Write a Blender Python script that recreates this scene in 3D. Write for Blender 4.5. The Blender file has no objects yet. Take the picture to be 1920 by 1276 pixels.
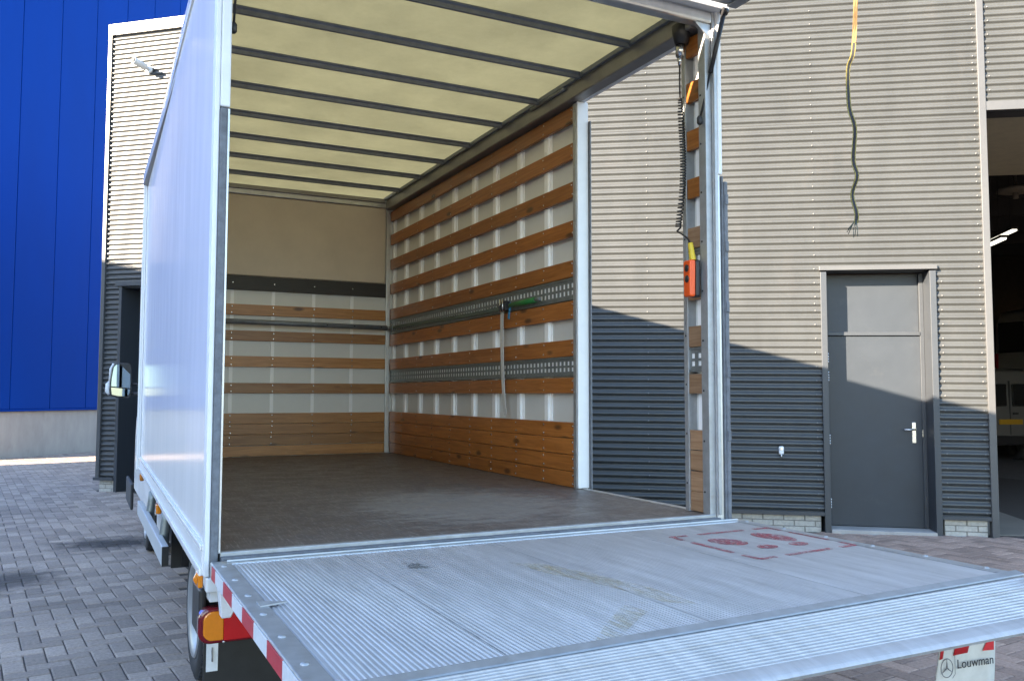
import bpy, math, random
import numpy as np
from mathutils import Matrix, Vector

random.seed(7)
scene = bpy.context.scene
R = math.radians

# ---------------------------------------------------------------- camera
FZ = 0.90                       # height of the cargo floor above the yard
yaw, pitch, roll = R(26.552), R(3.532), R(0.095)
fwd = Vector((math.sin(yaw) * math.cos(pitch), math.cos(yaw) * math.cos(pitch), math.sin(pitch)))
rgt0 = Vector((math.cos(yaw), -math.sin(yaw), 0))
up0 = rgt0.cross(fwd)
rgt = math.cos(roll) * rgt0 + math.sin(roll) * up0
upv = -math.sin(roll) * rgt0 + math.cos(roll) * up0
CAM = Vector((-0.4389, -3.1326, 0.5453 + FZ))
cd = bpy.data.cameras.new('camera')
cam = bpy.data.objects.new('camera', cd)
scene.collection.objects.link(cam)
rot = Matrix((rgt, upv, -fwd)).transposed()
cam.matrix_world = Matrix.Translation(CAM) @ rot.to_4x4()
cd.sensor_fit = 'HORIZONTAL'
cd.sensor_width = 36.0
cd.lens = 1612.39 / 1920 * 36.0
cd.clip_end = 500
cd.clip_start = 0.05
scene.camera = cam

# ---------------------------------------------------------------- sky, sun, exposure
SUN_AZ, SUN_EL = R(79.3), R(19.2)          # heading the light travels to, elevation
toward = Vector((-math.sin(SUN_AZ), -math.cos(SUN_AZ), 0))
SUN = Vector((toward.x * math.cos(SUN_EL), toward.y * math.cos(SUN_EL), math.sin(SUN_EL)))
world = bpy.data.worlds.new('World')
scene.world = world
world.use_nodes = True
wn = world.node_tree
wn.nodes.clear()
sky = wn.nodes.new('ShaderNodeTexSky')
sky.sky_type = 'NISHITA'
sky.sun_disc = False
sky.sun_elevation = SUN_EL
sky.sun_rotation = math.atan2(SUN.x, SUN.y)
sky.air_density = 1.0
sky.dust_density = 0.4
sky.ozone_density = 1.7
bg = wn.nodes.new('ShaderNodeBackground')
bg.inputs['Strength'].default_value = 0.105
wo = wn.nodes.new('ShaderNodeOutputWorld')
wn.links.new(sky.outputs[0], bg.inputs[0])
wn.links.new(bg.outputs[0], wo.inputs[0])
sl = bpy.data.lights.new('sun', 'SUN')
sl.energy = 5.0
sl.angle = R(0.5)
sl.color = (1.0, 0.84, 0.64)
sun = bpy.data.objects.new('sun', sl)
scene.collection.objects.link(sun)
sun.location = (-20, -10, 20)
sun.rotation_euler = SUN.to_track_quat('Z', 'Y').to_euler()
scene.view_settings.view_transform = 'Standard'
scene.view_settings.look = 'None'
scene.view_settings.gamma = 1.0
scene.view_settings.use_curve_mapping = False
scene.view_settings.exposure = 2.9
scene.cycles.use_denoising = True
scene.cycles.max_bounces = 10
scene.cycles.diffuse_bounces = 6
scene.cycles.glossy_bounces = 4
scene.cycles.transmission_bounces = 6
scene.cycles.sample_clamp_indirect = 8

# ---------------------------------------------------------------- helpers
COL = scene.collection


class MB:
    def __init__(s):
        s.v, s.f, s.m, s.sm = [], [], [], []

    def face(s, pts, m=0, smooth=False):
        n = len(s.v)
        s.v.extend([tuple(p) for p in pts])
        s.f.append(tuple(range(n, n + len(pts))))
        s.m.append(m); s.sm.append(smooth)

    def grid(s, rows, m=0, smooth=True, close=False):
        n = len(s.v); w = len(rows[0])
        for r in rows:
            s.v.extend([tuple(p) for p in r])
        for i in range(len(rows) - 1):
            for j in range(w if close else w - 1):
                k = (j + 1) % w
                s.f.append((n + i * w + j, n + i * w + k, n + (i + 1) * w + k, n + (i + 1) * w + j))
                s.m.append(m); s.sm.append(smooth)

    def box(s, x0, x1, y0, y1, z0, z1, m=0, T=None):
        P = [(x0, y0, z0), (x1, y0, z0), (x1, y1, z0), (x0, y1, z0), (x0, y0, z1), (x1, y0, z1), (x1, y1, z1), (x0, y1, z1)]
        if T:
            P = [T(*p) for p in P]
        s.hexa(P, m)

    def hexa(s, P, m=0):
        n = len(s.v)
        s.v.extend([tuple(p) for p in P])
        for q in ((0, 3, 2, 1), (4, 5, 6, 7), (0, 1, 5, 4), (1, 2, 6, 5), (2, 3, 7, 6), (3, 0, 4, 7)):
            s.f.append(tuple(n + i for i in q)); s.m.append(m); s.sm.append(False)

    def prism(s, poly, d, m=0):
        """poly: list of 3D points, d: extrusion vector"""
        n = len(s.v); k = len(poly); d = Vector(d)
        s.v.extend([tuple(p) for p in poly]); s.v.extend([tuple(Vector(p) + d) for p in poly])
        s.f.append(tuple(n + i for i in reversed(range(k)))); s.f.append(tuple(n + k + i for i in range(k)))
        s.m += [m, m]; s.sm += [False, False]
        for i in range(k):
            j = (i + 1) % k
            s.f.append((n + i, n + j, n + k + j, n + k + i)); s.m.append(m); s.sm.append(False)

    def tube(s, path, r, n=8, m=0, caps=True, flat=None):
        path = [Vector(p) for p in path]
        rows = []
        ref = Vector((0, 0, 1))
        t0 = (path[1] - path[0]).normalized()
        if abs(t0.dot(ref)) > .9:
            ref = Vector((1, 0, 0))
        a = t0.cross(ref).normalized()
        for i, p in enumerate(path):
            t = (path[min(i + 1, len(path) - 1)] - path[max(i - 1, 0)]).normalized()
            a = (a - t * a.dot(t)).normalized()
            b = t.cross(a)
            rr = r[i] if isinstance(r, (list, tuple)) else r
            fl = flat or 1.0
            rows.append([p + a * math.cos(2 * math.pi * k / n) * rr + b * math.sin(2 * math.pi * k / n) * rr * fl for k in range(n)])
        base = len(s.v)
        s.grid(rows, m, True, True)
        if caps:
            s.f.append(tuple(base + k for k in reversed(range(n)))); s.m.append(m); s.sm.append(False)
            e = base + (len(rows) - 1) * n
            s.f.append(tuple(e + k for k in range(n))); s.m.append(m); s.sm.append(False)

    def disc(s, c, nrm, r, h=0.0, n=8, m=0):
        """flat-topped stud: centre on the surface, rising h along nrm"""
        nrm = Vector(nrm).normalized(); c = Vector(c)
        s.tube([c - nrm * .001, c + nrm * h * .6, c + nrm * h], [r, r, r * .45], n, m)

    def lathe(s, prof, c, ax, n=32, m=0):
        """prof: (radius, offset along ax)"""
        ax = Vector(ax).normalized(); c = Vector(c)
        a = ax.orthogonal().normalized(); b = ax.cross(a)
        rows = [[c + ax * h + (a * math.cos(2 * math.pi * k / n) + b * math.sin(2 * math.pi * k / n)) * r for k in range(n)] for r, h in prof]
        s.grid(rows, m, True, True)

    def build(s, name, mats, parent=None, bev=0, kind=None, seg=2, link=True):
        me = bpy.data.meshes.new(name)
        me.from_pydata(s.v, [], s.f)
        if not isinstance(mats, (list, tuple)):
            mats = [mats]
        for x in mats:
            me.materials.append(x)
        me.polygons.foreach_set('material_index', s.m)
        me.polygons.foreach_set('use_smooth', s.sm)
        me.update()
        o = bpy.data.objects.new(name, me)
        COL.objects.link(o)
        if bev:
            b = o.modifiers.new('bevel', 'BEVEL'); b.width = bev; b.segments = seg
            b.limit_method = 'ANGLE'; b.angle_limit = R(40)
        if parent:
            setparent(o, parent)
        if kind:
            o['kind'] = kind
        return o


def wmat(p):
    m = p.matrix_basis.copy()
    if p.parent:
        m = wmat(p.parent) @ p.matrix_parent_inverse @ m
    return m


def setparent(o, p):
    o.parent = p
    o.matrix_parent_inverse = wmat(p).inverted()


def thing(name, loc, label, cat, group=None):
    o = bpy.data.objects.new(name, None)
    COL.objects.link(o)
    o.empty_display_size = .2
    o.matrix_basis = Matrix.Translation(Vector(loc))
    tag(o, label, cat, group)
    return o


def tag(o, label, cat, group=None):
    o['label'] = label; o['category'] = cat
    if group:
        o['group'] = group
    return o


def boxo(name, b, mat, parent=None, bev=0, kind=None, T=None):
    m = MB(); m.box(*b, T=T)
    return m.build(name, mat, parent, bev, kind)


def copy_of(o, parent, loc):
    c = o.copy(); COL.objects.link(c)
    c.parent = None
    c.matrix_basis = Matrix.Translation(Vector(loc))
    setparent(c, parent)
    return c


def font_mesh(txt, size, name, mat, parent, M, extrude=0.0005):
    cu = bpy.data.curves.new(name, 'FONT'); cu.body = txt; cu.size = size; cu.extrude = extrude
    cu.align_x = 'LEFT'
    t = bpy.data.objects.new('tmp', cu); COL.objects.link(t)
    bpy.context.view_layer.update()
    me = bpy.data.meshes.new_from_object(t)
    bpy.data.objects.remove(t)
    me.materials.clear(); me.materials.append(mat)
    o = bpy.data.objects.new(name, me); COL.objects.link(o)
    o.matrix_basis = M
    setparent(o, parent)
    return o


# ---------------------------------------------------------------- materials
def nd(nt, t, **k):
    n = nt.nodes.new(t)
    for a, b in k.items():
        setattr(n, a, b)
    return n


def mat(name, col, rough=.5, metal=0., var=.1, scale=6., stretch=(1, 1, 1), bump=0., bscale=80., coat=0., spec=.5,
        spots=0., spotcol=(.05, .04, .03), spotscale=9., spotthr=.66, rvar=.1, island=0., world=False, coordrand=False):
    m = bpy.data.materials.new(name); m.use_nodes = True
    nt = m.node_tree; b = nt.nodes['Principled BSDF']; L = nt.links.new
    if world:
        tc = nd(nt, 'ShaderNodeNewGeometry'); out = tc.outputs['Position']
    else:
        tc = nd(nt, 'ShaderNodeTexCoord'); out = tc.outputs['Object']
    if coordrand:
        oi = nd(nt, 'ShaderNodeObjectInfo')
        mu = nd(nt, 'ShaderNodeVectorMath', operation='SCALE'); mu.inputs[0].default_value = (13, 17, 23)
        L(oi.outputs['Random'], mu.inputs['Scale'])
        ad = nd(nt, 'ShaderNodeVectorMath', operation='ADD'); L(out, ad.inputs[0]); L(mu.outputs[0], ad.inputs[1]); out = ad.outputs[0]
    mp = nd(nt, 'ShaderNodeMapping'); mp.inputs['Scale'].default_value = stretch
    L(out, mp.inputs['Vector'])
    n1 = nd(nt, 'ShaderNodeTexNoise'); n1.inputs['Scale'].default_value = scale; n1.inputs['Detail'].default_value = 6; n1.inputs['Roughness'].default_value = .65
    L(mp.outputs[0], n1.inputs['Vector'])
    mx = nd(nt, 'ShaderNodeMixRGB')
    mx.inputs[1].default_value = (*[c * (1 - var) for c in col], 1); mx.inputs[2].default_value = (*[min(1, c * (1 + var)) for c in col], 1)
    rp = nd(nt, 'ShaderNodeMapRange'); rp.inputs[1].default_value = .3; rp.inputs[2].default_value = .7
    L(n1.outputs[0], rp.inputs[0]); L(rp.outputs[0], mx.inputs[0])
    cout = mx.outputs[0]
    if spots:
        n2 = nd(nt, 'ShaderNodeTexNoise'); n2.inputs['Scale'].default_value = spotscale; n2.inputs['Detail'].default_value = 8; n2.inputs['Roughness'].default_value = .7
        L(mp.outputs[0], n2.inputs['Vector'])
        r2 = nd(nt, 'ShaderNodeMapRange'); r2.inputs[1].default_value = spotthr; r2.inputs[2].default_value = spotthr + .08; r2.inputs[4].default_value = spots
        L(n2.outputs[0], r2.inputs[0])
        m2 = nd(nt, 'ShaderNodeMixRGB'); m2.inputs[2].default_value = (*spotcol, 1)
        L(r2.outputs[0], m2.inputs[0]); L(cout, m2.inputs[1]); cout = m2.outputs[0]
    L(cout, b.inputs['Base Color'])
    b.inputs['Metallic'].default_value = metal
    rr = nd(nt, 'ShaderNodeMapRange'); rr.inputs[3].default_value = max(.02, rough - rvar); rr.inputs[4].default_value = min(1, rough + rvar)
    L(n1.outputs[0], rr.inputs[0]); L(rr.outputs[0], b.inputs['Roughness'])
    b.inputs['Specular IOR Level'].default_value = spec
    b.inputs['Coat Weight'].default_value = coat
    b.inputs['Coat Roughness'].default_value = .04
    if bump:
        n3 = nd(nt, 'ShaderNodeTexNoise'); n3.inputs['Scale'].default_value = bscale; n3.inputs['Detail'].default_value = 4
        L(mp.outputs[0], n3.inputs['Vector'])
        bp = nd(nt, 'ShaderNodeBump'); bp.inputs['Strength'].default_value = bump; bp.inputs['Distance'].default_value = .004
        L(n3.outputs[0], bp.inputs['Height']); L(bp.outputs[0], b.inputs['Normal'])
    return m


def wood(name, c1, c2, axis, dark=(.06, .025, .01), rough=.38):
    m = bpy.data.materials.new(name); m.use_nodes = True
    nt = m.node_tree; b = nt.nodes['Principled BSDF']; L = nt.links.new
    tc = nd(nt, 'ShaderNodeTexCoord'); oi = nd(nt, 'ShaderNodeObjectInfo')
    mu = nd(nt, 'ShaderNodeVectorMath', operation='SCALE'); mu.inputs[0].default_value = (31, 37, 41)
    L(oi.outputs['Random'], mu.inputs['Scale'])
    ad = nd(nt, 'ShaderNodeVectorMath', operation='ADD'); L(tc.outputs['Object'], ad.inputs[0]); L(mu.outputs[0], ad.inputs[1])
    sc = [22., 22., 22.]; sc[axis] = 1.3
    mp = nd(nt, 'ShaderNodeMapping'); mp.inputs['Scale'].default_value = sc; L(ad.outputs[0], mp.inputs['Vector'])
    n1 = nd(nt, 'ShaderNodeTexNoise'); n1.inputs['Scale'].default_value = 2.2; n1.inputs['Detail'].default_value = 7; n1.inputs['Distortion'].default_value = 1.2
    L(mp.outputs[0], n1.inputs['Vector'])
    r = nd(nt, 'ShaderNodeValToRGB'); r.color_ramp.elements[0].position = .32; r.color_ramp.elements[0].color = (*c1, 1)
    r.color_ramp.elements[1].position = .68; r.color_ramp.elements[1].color = (*c2, 1); L(n1.outputs[0], r.inputs[0])
    # knots
    sk = [9., 9., 9.]; sk[axis] = 3.2
    mk = nd(nt, 'ShaderNodeMapping'); mk.inputs['Scale'].default_value = sk; L(ad.outputs[0], mk.inputs['Vector'])
    vo = nd(nt, 'ShaderNodeTexVoronoi'); vo.inputs['Scale'].default_value = 1.0; L(mk.outputs[0], vo.inputs['Vector'])
    mr = nd(nt, 'ShaderNodeMapRange'); mr.inputs[1].default_value = .09; mr.inputs[2].default_value = .20; mr.inputs[3].default_value = .85; mr.inputs[4].default_value = 0
    L(vo.outputs['Distance'], mr.inputs[0])
    m1 = nd(nt, 'ShaderNodeMixRGB'); m1.inputs[2].default_value = (*dark, 1); L(mr.outputs[0], m1.inputs[0]); L(r.outputs[0], m1.inputs[1])
    # scuffs, pale
    n2 = nd(nt, 'ShaderNodeTexNoise'); n2.inputs['Scale'].default_value = 14; n2.inputs['Detail'].default_value = 9; n2.inputs['Roughness'].default_value = .8
    L(ad.outputs[0], n2.inputs['Vector'])
    m3 = nd(nt, 'ShaderNodeMapRange'); m3.inputs[1].default_value = .60; m3.inputs[2].default_value = .70; m3.inputs[4].default_value = .55; L(n2.outputs[0], m3.inputs[0])
    m2 = nd(nt, 'ShaderNodeMixRGB'); m2.inputs[2].default_value = (c2[0] * 1.25, c2[1] * 1.5, c2[2] * 2.2, 1)
    L(m3.outputs[0], m2.inputs[0]); L(m1.outputs[0], m2.inputs[1])
    # plank to plank variation
    hv = nd(nt, 'ShaderNodeHueSaturation')
    mv = nd(nt, 'ShaderNodeMapRange'); mv.inputs[3].default_value = .72; mv.inputs[4].default_value = 1.18; L(oi.outputs['Random'], mv.inputs[0]); L(mv.outputs[0], hv.inputs['Value'])
    L(m2.outputs[0], hv.inputs['Color']); L(hv.outputs[0], b.inputs['Base Color'])
    b.inputs['Roughness'].default_value = rough
    bp = nd(nt, 'ShaderNodeBump'); bp.inputs['Strength'].default_value = .25; bp.inputs['Distance'].default_value = .002
    L(n1.outputs[0], bp.inputs['Height']); L(bp.outputs[0], b.inputs['Normal'])
    return m


def emit(name, col, st):
    m = bpy.data.materials.new(name); m.use_nodes = True
    nt = m.node_tree; nt.nodes.clear()
    e = nd(nt, 'ShaderNodeEmission'); e.inputs[0].default_value = (*col, 1); e.inputs[1].default_value = st
    o = nd(nt, 'ShaderNodeOutputMaterial'); nt.links.new(e.outputs[0], o.inputs[0])
    return m


def paver_mat(name, island):
    m = mat(name, (.36, .285, .235), .85, var=.26, scale=55, bump=.9, bscale=300, world=True, spots=.7, spotcol=(.42, .39, .36), spotscale=210, spotthr=.61)
    nt = m.node_tree; b = nt.nodes['Principled BSDF']; L = nt.links.new
    src = b.inputs['Base Color'].links[0].from_socket
    if island:
        g = nd(nt, 'ShaderNodeNewGeometry'); rnd = g.outputs['Random Per Island']
    else:
        g = nd(nt, 'ShaderNodeObjectInfo'); rnd = g.outputs['Random']
    hv = nd(nt, 'ShaderNodeHueSaturation'); L(src, hv.inputs['Color'])
    r1 = nd(nt, 'ShaderNodeMapRange'); r1.inputs[3].default_value = .74; r1.inputs[4].default_value = 1.26; L(rnd, r1.inputs[0]); L(r1.outputs[0], hv.inputs['Value'])
    # oil stains lying on the paving, and a broad patchiness; the yard by the door is redder
    pos = nd(nt, 'ShaderNodeNewGeometry').outputs['Position']
    n = nd(nt, 'ShaderNodeTexNoise'); n.inputs['Scale'].default_value = 4.5; n.inputs['Detail'].default_value = 10; n.inputs['Roughness'].default_value = .7; L(pos, n.inputs['Vector'])
    cur = hv.outputs[0]
    for (cx, cy, rx, ry, amt) in STAINS:
        mp = nd(nt, 'ShaderNodeMapping'); mp.vector_type = 'POINT'
        mp.inputs['Location'].default_value = (-cx / rx, -cy / ry, 0); mp.inputs['Scale'].default_value = (1 / rx, 1 / ry, 0)
        L(pos, mp.inputs['Vector'])
        ln = nd(nt, 'ShaderNodeVectorMath', operation='LENGTH'); L(mp.outputs[0], ln.inputs[0])
        s = nd(nt, 'ShaderNodeMath', operation='ADD'); L(ln.outputs['Value'], s.inputs[0])
        sn = nd(nt, 'ShaderNodeMath', operation='MULTIPLY_ADD'); sn.inputs[1].default_value = 1.6; sn.inputs[2].default_value = -.8; L(n.outputs[0], sn.inputs[0])
        L(sn.outputs[0], s.inputs[1])
        mr = nd(nt, 'ShaderNodeMapRange'); mr.inputs[1].default_value = .35; mr.inputs[2].default_value = 1.0; mr.inputs[3].default_value = amt; mr.inputs[4].default_value = 0
        L(s.outputs[0], mr.inputs[0])
        mx = nd(nt, 'ShaderNodeMixRGB'); mx.inputs[2].default_value = (.035, .028, .024, 1); L(mr.outputs[0], mx.inputs[0]); L(cur, mx.inputs[1]); cur = mx.outputs[0]
    sx = nd(nt, 'ShaderNodeSeparateXYZ'); L(pos, sx.inputs[0])
    mr = nd(nt, 'ShaderNodeMapRange'); mr.inputs[1].default_value = 1.5; mr.inputs[2].default_value = 3.5; mr.inputs[4].default_value = .55; L(sx.outputs['X'], mr.inputs[0])
    mx = nd(nt, 'ShaderNodeMixRGB'); mx.blend_type = 'MULTIPLY'; mx.inputs[2].default_value = (1.0, .80, .74, 1); L(mr.outputs[0], mx.inputs[0]); L(cur, mx.inputs[1])
    L(mx.outputs[0], b.inputs['Base Color'])
    return m


STAINS = [(-.16, 6.10, .62, .50, .9), (-.90, 4.62, .48, .60, .75), (-1.1, 9.0, .8, .5, .25), (-.55, 3.4, .5, .6, .2)]

M_clad = mat('cladding_paint', (.0525, .0552, .0560), .36, var=.10, scale=2.2, stretch=(1, 1, .35), spec=.55, spots=.22, spotcol=(.072, .070, .068), spotscale=4, spotthr=.56, bump=.12, bscale=5, coordrand=True)
M_trim = mat('trim_paint', (.039, .044, .052), .42, var=.05)
M_door = mat('door_paint', (.035, .041, .050), .40, var=.10, scale=3, bump=.05, bscale=400, spec=.35, spots=.18, spotcol=(.07, .072, .075), spotscale=4, spotthr=.6)
M_screw = mat('screw_paint', (.13, .13, .13), .35)
M_trimtop = mat('light_trim', (.072, .073, .076), .34, var=.05)
M_blue = mat('blue_panel', (.0002, .039, .275), .5, var=.07, scale=.8, stretch=(1, 1, .3), spec=.06, coordrand=True)
M_bluej = mat('blue_joint', (.0006, .02, .16), .5)
M_conc = mat('concrete', (.36, .34, .32), .8, var=.14, scale=3, stretch=(1, 1, .35), bump=.3, bscale=60, spots=.25, spotcol=(.22, .2, .19), spotscale=5, spotthr=.58)
M_brick = mat('pale_brick', (.42, .40, .36), .85, var=.2, scale=30, bump=.5, bscale=120, coordrand=True)
M_mortar = mat('mortar', (.22, .21, .19), .9, var=.2, scale=40)
M_ground = mat('yard_ground', (.14, .125, .12), .9, var=.25, scale=8, world=True)
M_sand = mat('joint_sand', (.085, .07, .06), .95, var=.3, scale=60, world=True)
M_pav = paver_mat('concrete_paver', False)
M_pavs = paver_mat('concrete_paver_far', True)
M_white = mat('white_coachwork', (.88, .87, .86), .14, var=.02, scale=3, stretch=(1, 2, .4), coat=0., spec=.14, rvar=.05, bump=.10, bscale=2.2, spots=.12, spotcol=(.62, .60, .57), spotscale=9, spotthr=.62)
M_whitem = mat('white_lacquered_metal', (.74, .75, .76), .35, var=.05, scale=12, spots=.25, spotcol=(.42, .40, .36), spotscale=20, spotthr=.68)
M_alu = mat('aluminium', (.60, .61, .62), .36, .85, var=.1, scale=14, spots=.15, spotcol=(.4, .38, .34), spotscale=25)
M_sguard = mat('anodised_guard', (.50, .53, .55), .4, .2, var=.08, scale=12)
M_joint = mat('dirty_joint', (.32, .32, .325), .6, .2, var=.3, scale=20)
M_alud = mat('weathered_aluminium', (.40, .41, .42), .48, .6, var=.15, scale=18, spots=.3, spotcol=(.28, .24, .2), spotscale=22, spotthr=.6)
M_deck = mat('deck_aluminium', (.50, .495, .50), .50, .40, var=.16, scale=7, stretch=(3, .3, 1), spots=.25, spotcol=(.36, .355, .34), spotscale=16, spotthr=.53)
M_galv = mat('galvanised_steel', (.24, .26, .26), .45, .6, var=.2, scale=30, bump=.1)
M_rubber = mat('black_rubber', (.13, .14, .16), .6, var=.3, scale=30, spots=.4, spotcol=(.06, .065, .075), spotscale=40, spotthr=.58, bump=.2)
M_black = mat('black_plastic', (.018, .018, .02), .45, var=.2, scale=20)
M_dark = mat('dark_chassis', (.02, .02, .022), .7, var=.3, scale=20)
M_woodR = wood('varnished_pine_long', (.28, .088, .016), (.44, .160, .036), 1)
M_woodB = wood('varnished_pine_cross', (.33, .142, .040), (.48, .235, .078), 0)
M_woodS = wood('worn_pine', (.27, .15, .08), (.40, .25, .15), 1)
M_board = mat('black_board', (.022, .02, .02), .5, var=.3, scale=8, stretch=(1, 8, 8), spots=.3, spotcol=(.07, .06, .055), spotscale=30)
M_panel = mat('white_wall_panel', (.70, .705, .69), .35, var=.03, scale=4, spots=.3, spotcol=(.4, .38, .34), spotscale=9, spotthr=.70)
M_beige = mat('beige_bulkhead', (.60, .52, .43), .45, var=.07, scale=3, spots=.25, spotcol=(.46, .39, .32), spotscale=7, spotthr=.62)
M_stud = mat('pale_stud', (.93, .94, .96), .3, .0, var=.04)
M_bow = mat('roof_bow_metal', (.17, .19, .22), .45, .3, var=.15, scale=20)
M_rail = mat('roof_rail_metal', (.27, .26, .25), .45, .55, var=.12, scale=10)
M_tyre = mat('tyre_rubber', (.02, .02, .022), .75, var=.2, scale=30)
M_rim = mat('steel_rim', (.36, .37, .39), .4, .4, var=.1)
M_red = mat('red_lens', (.55, .012, .012), .12, var=.04, coat=1.)
M_dred = mat('dark_red_lens', (.16, .008, .015), .15, coat=1.)
M_amber = mat('amber_lens', (.78, .24, .012), .14, var=.05, scale=60, coat=1.)
M_orange = mat('orange_plastic', (.85, .10, .012), .35, var=.04, scale=30)
M_yellow = mat('yellow_rubber', (.70, .50, .03), .45, var=.08, scale=30)
M_ywstrap = mat('yellow_webbing', (.24, .20, .055), .8, var=.25, scale=80)
M_bkstrap = mat('black_webbing', (.03, .03, .035), .85, var=.3, scale=80)
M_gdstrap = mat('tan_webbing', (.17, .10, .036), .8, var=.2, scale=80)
M_fray = mat('frayed_fibre', (.10, .12, .10), .9, var=.3, scale=60)
M_web = mat('white_webbing', (.60, .59, .58), .8, var=.1, scale=90, bump=.3, bscale=400)
M_green = mat('green_handle', (.02, .16, .04), .4, var=.15, scale=30)
M_bluetag = mat('blue_tag', (.03, .22, .42), .6)
M_chrome = mat('bright_steel', (.62, .62, .62), .25, 1., var=.1, scale=30)
M_mirror = mat('mirror_glass', (.34, .42, .43), .02, 1., var=.01, rvar=.0)
M_redst = mat('red_reflective', (.52, .035, .055), .4, var=.08, scale=60)
M_whitest = mat('white_reflective', (.72, .74, .78), .4, var=.06, scale=60)
M_plate = mat('yellow_plate', (.40, .22, .01), .5)
M_vanw = mat('van_paint', (.11, .107, .10), .35, var=.03, coat=.3)
M_glass = mat('dark_glass', (.015, .017, .018), .05, coat=1.)
M_gwall = mat('garage_wall', (.10, .075, .06), .9, var=.2, scale=8)
M_gfloor = mat('garage_concrete', (.26, .23, .19), .7, var=.15, scale=2)
M_gceil = mat('garage_ceiling', (.05, .05, .052), .8, var=.2)
M_cream = mat('cream_panel', (.55, .50, .36), .6)
M_lamp = emit('lamp_tube', (1.0, .93, .78), .4)
M_shadow_block = mat('shadow_block_wall', (.62, .60, .57), .8, var=.1, scale=2)  # pale so the added shadow block bounces light back at the lorry
M_conct = mat('flag_fabric', (.62, .60, .56), .7, var=.12, scale=14, spots=.75, spotcol=(.12, .11, .10), spotscale=11, spotthr=.62)
M_ink = mat('dark_ink', (.03, .03, .035), .7)
M_greyink = mat('grey_ink', (.16, .16, .17), .7)
M_redpr = mat('red_print', (.62, .02, .03), .6, var=.1, scale=60)


def floor_mat():
    m = bpy.data.materials.new('phenolic_floor'); m.use_nodes = True
    nt = m.node_tree; b = nt.nodes['Principled BSDF']; L = nt.links.new
    tc = nd(nt, 'ShaderNodeTexCoord')

    def noise(scale, stretch, rotz=0, det=8, rough=.7, dist=0):
        mp = nd(nt, 'ShaderNodeMapping'); mp.inputs['Scale'].default_value = stretch; mp.inputs['Rotation'].default_value = (0, 0, rotz)
        L(tc.outputs['Object'], mp.inputs['Vector'])
        n = nd(nt, 'ShaderNodeTexNoise'); n.inputs['Scale'].default_value = scale; n.inputs['Detail'].default_value = det; n.inputs['Roughness'].default_value = rough; n.inputs['Distortion'].default_value = dist
        L(mp.outputs[0], n.inputs['Vector']); return n.outputs[0]

    def rng(s, a, b_, lo=0., hi=1.):
        r = nd(nt, 'ShaderNodeMapRange'); r.inputs[1].default_value = a; r.inputs[2].default_value = b_; r.inputs[3].default_value = lo; r.inputs[4].default_value = hi
        L(s, r.inputs[0]); return r.outputs[0]

    def mul(a, b_):
        k = nd(nt, 'ShaderNodeMath', operation='MULTIPLY'); L(a, k.inputs[0]); L(b_, k.inputs[1]); return k.outputs[0]
    # worn patch behind the rear sill: centred near (1.25, .75)
    mp = nd(nt, 'ShaderNodeMapping'); mp.inputs['Location'].default_value = (-1.25 / .80, -.80 / .95, 0); mp.inputs['Scale'].default_value = (1 / .80, 1 / .95, 0)
    L(tc.outputs['Object'], mp.inputs['Vector'])
    ln = nd(nt, 'ShaderNodeVectorMath', operation='LENGTH'); L(mp.outputs[0], ln.inputs[0])
    patch = rng(ln.outputs['Value'], .35, 1.15, 1, 0)
    wear = nd(nt, 'ShaderNodeMath', operation='MULTIPLY_ADD'); L(patch, wear.inputs[0]); wear.inputs[1].default_value = .27
    L(noise(4.5, (1, 3.2, 1), .2, 14, .85), wear.inputs[2])
    w = rng(wear.outputs[0], .63, .74, 0, .9)
    base = nd(nt, 'ShaderNodeMixRGB'); base.inputs[1].default_value = (.090, .070, .062, 1); base.inputs[2].default_value = (.145, .117, .105, 1); L(noise(3, (1, 1, 1)), base.inputs[0])
    c1 = nd(nt, 'ShaderNodeMixRGB'); c1.inputs[2].default_value = (.27, .24, .21, 1); L(w, c1.inputs[0]); L(base.outputs[0], c1.inputs[1])
    # long thin scratches in three directions
    cur = c1.outputs[0]
    for sc, st, rz, thr, hi in ((9, (1, 16, 1), .35, .62, .55), (10, (20, .9, 1), -.15, .61, .55), (12, (1.3, 20, 1), -.6, .63, .55), (14, (18, .8, 1), .12, .62, .5), (6, (26, 1, 1), .3, .62, .45)):
        s = rng(noise(sc, st, rz, 3, .6), thr, thr + .03, 0, hi)
        k = nd(nt, 'ShaderNodeMixRGB'); k.inputs[2].default_value = (.42, .38, .33, 1); L(s, k.inputs[0]); L(cur, k.inputs[1]); cur = k.outputs[0]
    L(cur, b.inputs['Base Color'])
    L(rng(noise(6, (1, 1, 1)), .3, .7, .34, .6), b.inputs['Roughness'])
    return m


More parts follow.
